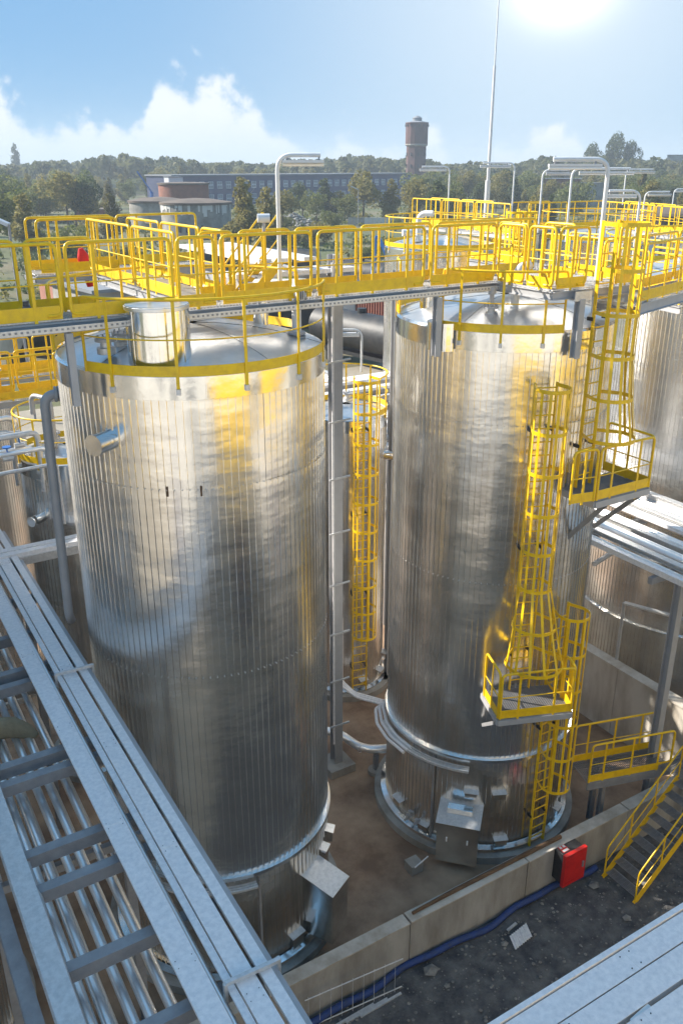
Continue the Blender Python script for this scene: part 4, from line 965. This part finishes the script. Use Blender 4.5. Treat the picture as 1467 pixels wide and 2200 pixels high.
for i in range(13):
    x = -33 + i * 5.8; w_ = MB().box((x, -3.22, 7.2), (x + 3.0, -3.12, 8.6)).build('window', 'window_glass', t); MB().box((x - .1, -3.2, 7.08), (x + 3.1, -3.05, 7.18)).build('sill', 'window_white', w_)
for x in (-12, 6.5, 20): MB().box((x, -3.2, 0), (x + 3.4, -3.1, 4.2)).build('door', 'blue_wall', t)

# ------------------------------------------------------------------ BACKGROUND: TREES
def leaf_blob(n, lobes, size, seed, droop=0.):
    r_ = np.random.RandomState(seed); w = np.array([l[3] ** 2 for l in lobes]); w = w / w.sum()
    k = r_.choice(len(lobes), n, p=w); L_ = np.array(lobes)[k]
    d = r_.normal(size=(n, 3)); d /= np.linalg.norm(d, axis=1)[:, None]
    rr = r_.uniform(.55, 1.0, n) ** .6
    c = L_[:, :3] + d * rr[:, None] * L_[:, 3:4] * np.array([1, 1, 1.15])
    c[:, 2] -= droop * r_.uniform(0, 1, n) * rr
    nn = d * .6 + r_.normal(size=(n, 3)) * .6; nn /= np.linalg.norm(nn, axis=1)[:, None]
    a = np.cross(nn, r_.normal(size=(n, 3))); a /= np.linalg.norm(a, axis=1)[:, None]; b = np.cross(nn, a)
    s = (size * r_.uniform(.6, 1.3, n))[:, None]
    V = np.stack([c - a * s, c - b * s * .7, c + a * s, c + b * s * .7], 1).reshape(-1, 3)
    return V
def quads_mesh(name, V, m):
    n = len(V) // 4; me = bpy.data.meshes.new(name); me.vertices.add(len(V)); me.vertices.foreach_set('co', V.astype(np.float32).ravel())
    me.loops.add(4 * n); me.loops.foreach_set('vertex_index', np.arange(4 * n, dtype=np.int32)); me.polygons.add(n)
    me.polygons.foreach_set('loop_start', np.arange(0, 4 * n, 4, dtype=np.int32))
    try: me.polygons.foreach_set('loop_total', np.full(n, 4, dtype=np.int32))
    except Exception: pass
    me.materials.append(MT[m]); me.update(calc_edges=True); me.validate(); return me
crowns = []
for s_, (kind, mt) in enumerate((('round', 'leaf_green'), ('tall', 'leaf_olive'), ('round', 'leaf_dark'), ('tall', 'leaf_gold'), ('bush', 'leaf_green'), ('round', 'leaf_olive'), ('bush', 'leaf_olive'), ('tall', 'leaf_dark'))):
    r_ = random.Random(50 + s_); lobes = []
    if kind == 'round':
        for i in range(13): a = r_.uniform(0, 6.3); q = r_.uniform(0, .32); lobes.append((q * math.cos(a), q * math.sin(a), r_.uniform(.34, .85), r_.uniform(.10, .2)))
    elif kind == 'tall':
        for i in range(15): f_ = i / 14; a = r_.uniform(0, 6.3); q = r_.uniform(0, .2) * (1 - f_ * .75); lobes.append((q * math.cos(a), q * math.sin(a), .16 + .78 * f_, .15 * (1 - f_ * .62)))
    else:
        for i in range(12): a = r_.uniform(0, 6.3); q = r_.uniform(0, .6); lobes.append((q * math.cos(a), q * math.sin(a), r_.uniform(.2, .7), r_.uniform(.2, .32)))
    V = leaf_blob(2600, lobes, .024 if kind != 'bush' else .04, s_, .03)
    crowns.append((quads_mesh('crown', V, mt), kind))
def trunk_mesh(m):
    b = MB().tube([(0, 0, 0), (.01, 0, .3), (-.01, .01, .62), (0, 0, .9)], [.022, .017, .011, .003], 7)
    for a in range(6): g = a * 1.05; b.tube([(0, 0, .3 + .07 * a), (.2 * math.cos(g), .2 * math.sin(g), .45 + .08 * a)], [.008, .002], 5)
    me = bpy.data.meshes.new('trunk'); me.from_pydata(b.v, [], b.f); me.materials.append(MT[m]); me.update(); return me
tr_mesh = {'d': trunk_mesh('bark'), 'b': trunk_mesh('birch_bark')}
def tree(p, h, ci, label, wide=1., birch=False):
    me, kind = crowns[ci]; t = thing('tree' if kind != 'bush' else 'bush', p, label, 'tree' if kind != 'bush' else 'bush', 'trees and bushes between the tanks and the forest')
    c = bpy.data.objects.new('crown', me); C.objects.link(c); c.parent = t; c.scale = (h * wide, h * wide, h); c.rotation_euler = (0, 0, rnd.uniform(0, 6.28))
    k = bpy.data.objects.new('trunk', tr_mesh['b' if birch else 'd']); C.objects.link(k); k.parent = t; k.scale = (h, h, h)
# named trees at their places
KN = {0: 'green round-crowned', 1: 'tall olive', 2: 'dark green round-crowned', 3: 'tall yellowing', 4: 'low green', 5: 'olive round-crowned', 6: 'low olive', 7: 'tall dark'}
spots = [  # px, base y, height px, crown, distance m, width, description
    (528, 500, 125, 1, 190, 1.5, 'tall olive birch just left of the tall lamp post'), (570, 500, 105, 1, 200, 1.5, 'olive tree just right of the large birch, at the lamp post'), (650, 470, 85, 2, 290, 1.1, 'dark green tree in front of the blue building right of the lamp post'),
    (680, 475, 75, 0, 280, 1.2, 'green tree second right of the lamp post'), (780, 470, 112, 5, 280, 1.2, 'big yellow-green tree in front of the blue building'), (740, 478, 70, 0, 280, 1.4, 'mid green tree left of the big yellow-green one'),
    (716, 488, 45, 4, 250, 1.0, 'round dark bush above the walkway rail in the middle'), (840, 475, 95, 1, 280, 1.3, 'slender tree left of the water tower'), (893, 470, 95, 5, 270, 1.3, 'broad olive tree under the water tower'), (935, 470, 85, 1, 290, 1.2, 'slim olive tree right of the water tower'),
    (245, 500, 92, 3, 215, 1.5, 'yellow-green birch left of the round ruin'), (205, 470, 60, 1, 300, 1.5, 'olive tree left of the yellow-green birch'), (55, 510, 105, 1, 190, 1.6, 'large olive tree near the left edge'), (20, 505, 120, 0, 200, 1.2, 'large green tree at the left edge'),
    (140, 520, 55, 4, 170, 1.2, 'green bush above the left railings'), (100, 470, 90, 5, 300, 1.4, 'broad olive tree behind the large olive tree'), (160, 430, 62, 5, 420, 1.4, 'distant round olive tree over the clearing'), (680, 500, 40, 6, 200, 1.3, 'low scrub behind the rail'),
    (600, 500, 40, 6, 200, 1.4, 'scrub under the lamp post'), (1025, 425, 40, 2, 330, 1.2, 'dark round bush beside the lightning mast'), (980, 430, 70, 0, 380, 1.3, 'green tree between the two far lamp posts'), (1240, 430, 55, 0, 400, 1.4, 'green tree over the brick building'),
    (1080, 430, 70, 5, 380, 1.4, 'olive tree behind the mast'), (1135, 430, 70, 0, 400, 1.4, 'green tree left of the brick building'), (1225, 420, 38, 4, 330, 1.0, 'small dark bush in front of the brick building'), (1330, 440, 50, 0, 420, 1.5, 'green tree behind the far lamps'),
    (1420, 430, 60, 0, 430, 1.5, 'green tree near the right edge'), (1300, 430, 55, 2, 420, 1.5, 'dark tree between far lamps'), (405, 480, 30, 4, 236, 1.0, 'ivy like bush on the round ruin'), (268, 545, 50, 6, 120, 1.2, 'pale scrub behind the left rail')]
for px, by, hp, ci, D, wd, lb in spots:
    d = D; h = hp / 1994 * d * 1.02; q = atD(px, by, d); gz = -.03
    # foot on the ground at that distance
    yb = 356 + (H / d) * 1994 * .98
    hh = max(2.5, H - (by - hp - 356) / 1994 * d)
    tree((q.x, q.y, gz), hh, ci, lb, wd * .9, birch=(ci in (1, 3)))
# scattered belt of trees before the forest
k = 0
USED = set()
for i in range(380):
    azd = rnd.uniform(-24, 24); D = 235 + 340 * rnd.random() ** .8
    if -10.5 < azd < 4.6 and 300 < D < 485: continue
    if -14 < azd < -5 and D < 330: continue
    if -5 < azd < 4.6 and D < 300 and rnd.random() < .6: continue
    if 13 < azd < 16.5 and D < 400: continue
    if abs(azd + 10) < 2.6 and D < 430: continue
    ci = rnd.choice([0, 1, 2, 5, 5, 1, 0, 7, 3]); h = rnd.uniform(9, 15) if azd < -5 else rnd.uniform(8, 14)
    if azd < -12: h *= .95
    q = polar(azd, D)
    LM = ((-21, 'at the left edge'), (-17.5, 'behind the pink brick building'), (-14.5, 'left of the round ruins'), (-9, 'behind the round ruins'), (-6, 'behind the large birch'), (-2, 'beyond the tall lamp post'), (3, 'before the blue hall'), (7, 'by the water tower'), (10.5, 'behind the lightning mast'), (14, 'near the red brick building'), (18, 'behind the far right lamps'), (99, 'at the right edge'))
    pl_ = [n_ for a_, n_ in LM if azd < a_][0]; dep = 'front row' if D < 310 else ('second row' if D < 390 else ('third row' if D < 470 else 'forest edge'))
    hw = 'short' if h < 10 else ('middling' if h < 12 else 'high'); wf = rnd.choice([.95, 1.2, 1.5]); ww = {.95: 'narrow', 1.2: 'full', 1.5: 'spreading'}[wf]
    lb = f'{hw} {ww} {KN[ci]} tree {pl_}, {dep}'
    if lb in USED: continue
    USED.add(lb); tree((q.x, q.y, -.03), h * 1.1, ci, lb, wf)
for i in range(46):
    azd = rnd.uniform(-23, 10); D = rnd.uniform(150, 300); ci = rnd.choice([4, 6]); q = polar(azd, D)
    pl_ = [n_ for a_, n_ in LM if azd < a_][0]; h = rnd.uniform(1.6, 3.6); sz = 'tiny' if h < 2.2 else ('small' if h < 3 else 'big')
    lb = f'{sz} {KN[ci]} scrub bush {pl_}, ' + ('close' if D < 200 else ('mid distance' if D < 250 else 'farther off'))
    if lb in USED: continue
    USED.add(lb); tree((q.x, q.y, -.03), h, ci, lb, rnd.uniform(.9, 1.5))
# low scrub and rough grass that nobody could count
gr_ = np.random.RandomState(11); Vg = []
for i in range(1500):
    azd = gr_.uniform(-25, 25); D = 105 + 330 * gr_.random_sample() ** .8
    a = rad(YAW - azd); cx_, cy_ = D * math.cos(a), D * math.sin(a)
    if math.sin(azd * 1.9) + math.sin(D * .05) + gr_.uniform(-1, 1) < -.3: continue
    n = 26; hgt = gr_.uniform(.4, 1.9); wd = gr_.uniform(1, 3.2)
    d = gr_.normal(size=(n, 3)); d /= np.linalg.norm(d, axis=1)[:, None]; d[:, 2] = np.abs(d[:, 2])
    c = np.array([cx_, cy_, .05]) + d * np.array([wd, wd, hgt]); nn = d + gr_.normal(size=(n, 3)) * .5; nn /= np.linalg.norm(nn, axis=1)[:, None]
    aa = np.cross(nn, gr_.normal(size=(n, 3))); aa /= np.linalg.norm(aa, axis=1)[:, None]; bb = np.cross(nn, aa); s_ = gr_.uniform(.2, .5, n)[:, None]
    Vg.append(np.stack([c - aa * s_, c - bb * s_, c + aa * s_, c + bb * s_], 1).reshape(-1, 3))
for k, mn in enumerate(('leaf_green', 'leaf_olive', 'leaf_dark')):
    ug = bpy.data.objects.new('undergrowth', quads_mesh('undergrowth', np.concatenate(Vg[k::3]), mn)); C.objects.link(ug); tag(ug, kind='stuff')
# forest ridge
fr_ = np.random.RandomState(3); Vs = []
for i in range(2300):
    azd = fr_.uniform(-34, 34); D = fr_.uniform(560, 900); a = rad(YAW - azd)
    hh = fr_.uniform(14, 22) * (1.0 + .12 * math.sin(azd * .45 + 1) + .06 * math.sin(azd * 1.7)); cx_, cy_ = D * math.cos(a), D * math.sin(a); w = fr_.uniform(4.5, 8)
    n = 70; d = fr_.normal(size=(n, 3)); d /= np.linalg.norm(d, axis=1)[:, None]; d[:, 2] = np.abs(d[:, 2]) * 1.0 - .25
    c = np.array([cx_, cy_, hh * .62]) + d * np.array([w * .85, w * .85, hh * .40])
    nn = d + fr_.normal(size=(n, 3)) * .5; nn /= np.linalg.norm(nn, axis=1)[:, None]
    aa = np.cross(nn, fr_.normal(size=(n, 3))); aa /= np.linalg.norm(aa, axis=1)[:, None]; bb = np.cross(nn, aa); s_ = fr_.uniform(.9, 1.9, n)[:, None]
    Vs.append(np.stack([c - aa * s_, c - bb * s_, c + aa * s_, c + bb * s_], 1).reshape(-1, 3))
fo = bpy.data.objects.new('forest', quads_mesh('forest', np.concatenate(Vs), 'leaf_forest')); C.objects.link(fo); tag(fo, kind='stuff')
tag(MB().rev([(575, -.5), (640, 9), (900, 13), (1100, -1)], (0, 0), YAW - 38, YAW + 38, n=60).build('forest_floor', 'leaf_dark'), kind='structure')
# trees that stand above the forest line
for px, hp, lb in ((1262, 30, 'bare topped tall tree above the forest line, left of the pair'), (1310, 50, 'tallest dark tree above the forest line at the right'), (1345, 34, 'tall thin tree right of the tallest dark tree'), (35, 26, 'pointed dark tree above the forest line at the far left')):
    q = atD(px, 350, 640 if px > 100 else 900); tree((q.x, q.y, 5), (hp + 20) / 1994 * q.length + 10, 7 if px < 100 else 2, lb, .8)

# ------------------------------------------------------------------ BACKGROUND BUILDINGS
def obox(par, name, m, o, u, a, b, z0, z1, depth0=0.):
    """oriented box: from o along unit u for a metres, b metres to its left"""
    u = Vector((u[0], u[1], 0)).normalized(); n = Vector((-u.y, u.x, 0)); o = Vector((o[0], o[1], 0)) + n * depth0
    vs = [o, o + u * a, o + u * a + n * b, o + n * b]; vs = [Vector((p.x, p.y, z0)) for p in vs] + [Vector((p.x, p.y, z1)) for p in vs]
    return MB().add(vs, [(0, 3, 2, 1), (4, 5, 6, 7), (0, 1, 5, 4), (1, 2, 6, 5), (2, 3, 7, 6), (3, 0, 4, 7)]).build(name, m, par)
# long blue building
a = polar(-10.4, 372); b = polar(4.3, 470); uu = (b - a).normalized(); Ln = (b - a).length
t = thing('factory_hall', (a + b) / 2, 'long dark blue factory hall with two rows of pale windows in front of the forest', 'building')
obox(t, 'wall', 'blue_wall', a, uu, Ln, 18, 0, 12.2); obox(t, 'roof', 'roof_grey', a - uu * .5, uu, Ln + 1, 19, 12.2, 12.7, -.5)
nwin = 30
for i in range(nwin):
    o = a + uu * (4 + i * (Ln - 8) / nwin)
    for z0, z1 in ((7.2, 10.0), (1.6, 5.0)):
        w_ = obox(t, 'window', 'window_white', o, uu, 2.6, .3, z0, z1, -.12)
        for k in range(2):
            for j in range(2): obox(w_, 'pane', 'roof_grey', o + uu * (.25 + k * 1.15), uu, .95, .1, z0 + .25 + j * (z1 - z0) / 2, z0 + (j + 1) * (z1 - z0) / 2 - .12, -.2)
# water tower
q = polar(4.57, 520); t = thing('water_tower', q, 'dark brick water tower with wide octagonal tank storey rising above the forest', 'tower')
def octo(r0, r1, z0, z1): return [(r0, z0), (r1, z1)]
MB().rev([(5.5, 0), (5.5, 26)], q, n=8, smooth=False).build('shaft', 'brick_dark', t)
MB().rev([(5.5, 26), (6.3, 26.6), (6.3, 27.2)], q, n=16, smooth=False).build('cornice', 'render_wall', t)
MB().rev([(6.2, 27.2), (6.2, 37.3), (6.45, 37.5), (6.45, 38)], q, n=16, smooth=False).build('tank_storey', 'brick_dark', t)
MB().rev([(6.45, 38), (2.6, 38.9), (2.6, 40.2), (2.8, 40.3), (1.2, 41.2), (0.05, 41.6)], q, n=16, smooth=False).build('roof', 'roof_grey', t)
for i in range(16):
    g = 22.5 * i; p = pol(q, 6.2, g, 36); MB().bar(p, p + Vector((0, 0, 1.1)), .5, .9, pol((0, 0), 1, g, 0)).build('window', 'window_glass', t)
for i in range(8):
    for z in (8, 15, 21): g = 45 * i + 22.5; p = pol(q, 5.3, g, z); MB().bar(p, p + Vector((0, 0, 1.8)), .35, .7, pol((0, 0), 1, g, 0)).build('window', 'window_glass', t)
# ruined round tanks
def ruin(px, D, r, ztop, rise, m, label, flake=True):
    c = polar(math.degrees(math.atan((px - 733.5) / 1994)), D); t = thing('ruined_tank', c, label, 'ruin')
    MB().rev([(r, 0), (r, ztop)], c, n=40).build('wall', m, t)
    MB().rev([(r + .3, ztop - .5), (r + .35, ztop), (r * .5, ztop + rise * .7), (.05, ztop + rise)], c, n=40).build('roof', 'ruin_roof', t)
    if flake:
        r_ = random.Random(int(px)); g = MB()
        for i in range(90):
            a = r_.uniform(0, 360); h0 = ztop - .5 - r_.uniform(0, 1) ** 3 * 1.8; w = r_.uniform(1.5, 6)
            g.rev([(r + .03 + .001 * i, h0 - r_.uniform(.2, 1.2)), (r + .03 + .001 * i, ztop - .5)], c, a, a + w, n=3)
        g.build('flaking_render', 'flaked_white', t)
        for a in (200, 212, 236): p = pol(c, r, a + 20, 1.5); MB().bar(p, p + Vector((0, 0, 1.6)), .5, 1.0, pol((0, 0), 1, a + 20, 0)).build('window', 'window_glass', t)
    return t
ruin(416, 222, 8.3, 8.0, .9, 'ruin_wall', 'round ruined concrete tank with flaking white render and sagging brown roof', True)
ruin(335, 252, 7.8, 7.4, .9, 'ruin_wall', 'lower round ruined tank with cone roof left of the flaking one', False)
ruin(392, 285, 7.6, 11.2, .3, 'brick', 'round brick drum building behind the two ruined tanks', False)
q = polar(-10.3, 300); t = thing('rooftop_hut', (q.x, q.y, 11), 'small white box building above the round brick drum', 'building'); MB().box((q.x - 2.4, q.y - 2, 0), (q.x + 2.4, q.y + 2, 12.6)).build('wall', 'window_white', t); MB().box((q.x - 2.6, q.y - 2.2, 12.6), (q.x + 2.6, q.y + 2.2, 12.8)).build('roof', 'roof_grey', t)
# near yard buildings
def shed(x0, y0, x1, y1, h, m, label, roof='roof_grey', wins=0):
    """(px,py) style corners already in metres"""
    t = thing('yard_building', ((x0 + x1) / 2, (y0 + y1) / 2, 0), label, 'building')
    MB().box((x0, y0, 0), (x1, y1, h)).build('wall', m, t); MB().box((x0 - .3, y0 - .3, h), (x1 + .3, y1 + .3, h + .25)).build('roof', roof, t)
    for i in range(wins):
        x = x0 + 1.2 + i * (x1 - x0 - 2) / max(1, wins); w_ = MB().box((x, y0 - .06, h * .35), (x + 1.2, y0 + .02, h * .75)).build('window', 'window_glass', t); MB().box((x - .08, y0 - .1, h * .33), (x + 1.28, y0 - .03, h * .35)).build('sill', 'window_white', w_)
    return t
def obuild(pxl, pxr, D1, D2, depth, h, m, label, wins=3, roof='roof_grey', name='yard_building'):
    a = polar(math.degrees(math.atan((pxl - 733.5) / 1994)), D1); b = polar(math.degrees(math.atan((pxr - 733.5) / 1994)), D2); u = (b - a).normalized(); Ln = (b - a).length
    t = thing(name, (a + b) / 2, label, 'building'); obox(t, 'wall', m, a, u, Ln, depth, 0, h); obox(t, 'roof', roof, a - u * .4, u, Ln + .8, depth + .8, h, h + .28, -.4)
    for i in range(wins):
        o = a + u * (Ln * (i + .3) / wins); w_ = obox(t, 'window', 'window_glass', o, u, 1.4, .2, h * .35, h * .75, -.08); obox(w_, 'frame', 'window_white', o + u * .65, u, .08, .06, h * .35, h * .75, -.12)
    return t
obuild(52, 175, 88, 76, 9, 6.2, 'pink_brick', 'pink brick yard building at the left behind the railings', 2)
obuild(175, 345, 75, 78, 9, 6.3, 'render_wall', 'grey rendered workshop adjoining the pink brick building', 5)
obuild(350, 520, 88, 95, 7, 4.4, 'render_wall', 'low shed with bright roof behind the walkway left of the lamp post', 3, 'flaked_white')
obuild(530, 690, 92, 92, 7, 4.0, 'black', 'open dark shed with bright corrugated roof edge behind the walkway', 0, 'flaked_white')
obuild(1165, 1250, 400, 400, 14, 10.8, 'brick', 'red brick building among the trees at the right', 2)
obuild(1250, 1300, 402, 410, 14, 9.0, 'render_wall', 'grey annex with flat roof right of the red brick building', 1)
obuild(1180, 1240, 150, 150, 8, 5.8, 'render_wall', 'pale shed behind the far right railings', 1)
obuild(1285, 1330, 110, 110, 6, 8.5, 'brick', 'low brick building behind the far right railings', 1)
obuild(1430, 1500, 600, 600, 20, 22, 'render_wall', 'tall pale building fading at the right edge beyond the trees', 3)
# far white tank at right
q = polar(19.6, 120); t = thing('far_tank', q, 'white weathered cylindrical tank at the right edge of the background', 'tank'); MB().rev([(5.2, 0), (5.2, 9.2)], q, n=40).build('wall', 'flaked_white', t)
MB().rev([(5.4, 9.2), (5.4, 10.4), (5.0, 10.7), (.05, 11.6)], q, n=40).build('roof', 'ruin_roof', t)
for i in range(12): MB().rev([(5.2, .5 + i * .72), (5.215, .5 + i * .72), (5.215, .54 + i * .72), (5.2, .54 + i * .72)], q, n=40).build('seam', 'galvanised', t)
q = polar(17.6, 105); t = thing('far_tank', q, 'pale silver tank left of the white weathered one', 'tank'); MB().cyl(q, 3.2, 0, 9.2, 30).build('wall', 'window_white', t); MB().rev([(3.3, 9.2), (.05, 10.2)], q, n=30).build('roof', 'roof_grey', t)
# concrete fence
t = thing('concrete_fence', polar(2.6, 272), 'pale concrete panel fence behind the walkway left of the second row tank', 'fence')
a = polar(.4, 262); b = polar(4.6, 262); n = 16
for i in range(n):
    p = a + (b - a) * i / n; r_ = a + (b - a) * (i + .94) / n; MB().bar((p.x, p.y, 1.1), (r_.x, r_.y, 1.1), .15, 2.2).build('fence_panel', 'flaked_white' if i > 3 else 'render_wall', t)
# rubble
v = MB(); r_ = random.Random(9); c_ = polar(-3.0, 262)
for i in range(500):
    a = r_.uniform(0, 6.3); q = r_.uniform(0, 1) ** .7 * 8; s_ = r_.uniform(.2, .8); z = max(0, (1 - q / 8) * 3.2 * r_.uniform(.6, 1.1)); p = (c_.x + q * math.cos(a) , c_.y + q * math.sin(a) , z)
    v.add([(p[0] + k_[0] * s_, p[1] + k_[1] * s_, p[2] + k_[2] * s_) for k_ in ico], icf)
v.build('rubble_heap', 'ruin_wall', origin=c_, label='heap of grey and brown rubble beyond the railings under the lamp post', cat='rubble')
# railway tank wagons and old horizontal tanks
def htank(pa, pb, r, z, label, m='tar', cap='render_wall', wheels=False, name='tank_wagon', cat='tank wagon', saddles=True):
    a = Vector((pa[0], pa[1], z)); b = Vector((pb[0], pb[1], z)); u = (b - a).normalized(); t = thing(name, (a + b) / 2 - Vector((0, 0, z)), label, cat)
    MB().tube([a, b], r, 28, caps=False).build('barrel', m, t)
    for e, s_ in ((a, -1), (b, 1)): MB().tube([e, e + u * s_ * .12, e + u * s_ * .25], [r, r * .85, .05], 28).build('end_cap', cap, t)
    mid = (a + b) / 2; MB().cyl(mid, .4, z + r - .1, z + r + .35, 16).build('hatch', m, t)
    if saddles:
        for f_ in (.15, .85): c_ = a + (b - a) * f_; MB().bar((c_.x, c_.y, 0), (c_.x, c_.y, z - r * .7), r * .9, .5, u).build('saddle', 'concrete' if not wheels else 'black', t)
    if wheels:
        MB().bar(Vector((a.x, a.y, 1.0)), Vector((b.x, b.y, 1.0)), 1.6, .3).build('frame', 'black', t)
    return t
def px2(px, D): v_ = polar(math.degrees(math.atan((px - 733.5) / 1994)), D); return (v_.x, v_.y)
htank(px2(395, 150), px2(480, 152), 1.5, 1.9, 'old dark horizontal tank in the grass left of the lamp post', name='horizontal_tank', cat='tank')
htank(px2(560, 150), px2(680, 146), 1.5, 1.9, 'long dark horizontal tank behind the open shed', name='horizontal_tank', cat='tank')
htank(px2(722, 125), px2(838, 120), 1.8, 2.2, 'black horizontal tank with pale end right of the middle behind the walkway', name='horizontal_tank', cat='tank')
htank(px2(-40, 78), px2(60, 82), 1.9, 3.0, 'black tank wagon at the left edge beside the pink brick building', wheels=True)
htank(px2(690, 78), px2(880, 70), 1.6, 2.9, 'black tank wagon seen between the two big tanks below the walkway', wheels=True, cap='tar')
htank(px2(690, 108), px2(1010, 100), 1.6, 2.4, 'second black tank wagon in the gap behind the walkway', wheels=True)
t = thing('freight_wagon', (*px2(800, 86), 0), 'red freight wagon roof and side seen in the gap between the tanks', 'wagon')
a = Vector((*px2(765, 87), 0)); b = Vector((*px2(860, 82), 0)); u = (b - a).normalized(); obox(t, 'body', 'freight_red', a, u, (b - a).length, 2.8, 1.1, 4.3)
for i in range(16): obox(t, 'rib', 'brick', a + u * (.2 + i * (b - a).length / 16.2), u, .12, .12, 1.2, 4.25, -.1)
t = thing('white_van', (*px2(752, 87), 0), 'white vehicle body beside the red freight wagon', 'van'); a = Vector((*px2(737, 87), 0)); b = Vector((*px2(765, 87), 0)); u = (b - a).normalized()
obox(t, 'body', 'flaked_white', a, u, (b - a).length, 2, 2.2, 4.3)
for k in (.15, .8): obox(t, 'wheel', 'black', a + u * (b - a).length * k, u, .5, .3, 1.7, 2.22, 0)
MB().bar((a.x, a.y + 1, 0), (a.x, a.y + 1, 1.7), 1.2, .8).build('ramp', 'concrete', t)
# blue excavator arm
t = thing('excavator', (*px2(812, 96), 0), 'dark excavator with light blue boom behind the walkway right of the middle', 'excavator')
a = atD(806, 508, 96); b = atD(800, 590, 96); c_ = atD(836, 565, 96); d_ = atD(815, 512, 96)
MB().bar(a, b, .3, .3).build('stick', 'sky_blue', t); MB().bar(a, d_, .3, .3).bar(d_, c_, .4, .35).build('boom', 'sky_blue', t)
g_ = Vector((c_.x, c_.y, 0)); MB().box((g_.x - 2, g_.y - 1.6, 1.1), (g_.x + 2, g_.y + 1.6, 2.9)).build('body', 'black', t); MB().box((g_.x - 2.3, g_.y - 1.7, 0), (g_.x + 2.3, g_.y - 1.0, 1.0)).build('track', 'black', t); MB().box((g_.x - 2.3, g_.y + 1.0, 0), (g_.x + 2.3, g_.y + 1.7, 1.0)).build('track', 'black', t)
MB().tube([(b.x, b.y, b.z), (b.x, b.y, b.z - 1.0)], [.5, .8], 8).build('bucket', 'black', t)
# blue crane at left
t = thing('crane', (*px2(318, 330), 0), 'blue lattice crane jib leaning left beside the brick drum', 'crane')
a = atD(326, 412, 330); b = atD(295, 368, 330)
MB().bar(a, b, .5, .5).build('jib', 'crane_blue', t); MB().box((a.x - 2, a.y - 2, 0), (a.x + 2, a.y + 2, 3.2)).build('cab', 'crane_blue', t); MB().tube([(a.x, a.y, 2), a], .6, 8).build('mast', 'crane_blue', t)
# ruins far left on the clearing
obuild(150, 235, 300, 300, 4, 3.2, 'brick', 'low ruined brick wall on the clearing at the left', 0, 'ruin_roof')
obuild(205, 228, 285, 285, 5, 3.6, 'brick', 'small brown hut on the clearing at the left', 1, 'ruin_roof')
# street lamps in background
for k, (px, lb) in enumerate(((770, 'right of the lamp post'), (2, 'at the left edge of the frame'))):
    p = Vector((*px2(px, (230, 60)[k]), 0)); t = thing('street_lamp', p, 'thin dark street lamp pole ' + lb, 'lamp'); h = (10.5, 12.6)[k]
    MB().tube([p, p + Vector((0, 0, h))], .09, 6).build('pole', 'galvanised_dark', t); MB().bar(p + Vector((0, 0, h)), p + Vector((-1.5, 1, h + .8)), .5, .2).build('head', 'window_white', t)

# ------------------------------------------------------------------ air
hb = MB().box((-1100, -1100, -1.2), (1500, 1500, 48)).build('haze', 'ground'); tag(hb, kind='stuff')
hm = bpy.data.materials.new('haze'); hm.use_nodes = True; ht = hm.node_tree; ht.nodes.clear(); ov = ht.nodes.new('ShaderNodeOutputMaterial'); pv = ht.nodes.new('ShaderNodeVolumePrincipled')
pv.inputs['Density'].default_value = .00042; pv.inputs['Color'].default_value = (.80, .90, 1, 1); pv.inputs['Anisotropy'].default_value = .1
ht.links.new(pv.outputs[0], ov.inputs['Volume']); hb.data.materials.clear(); hb.data.materials.append(hm)
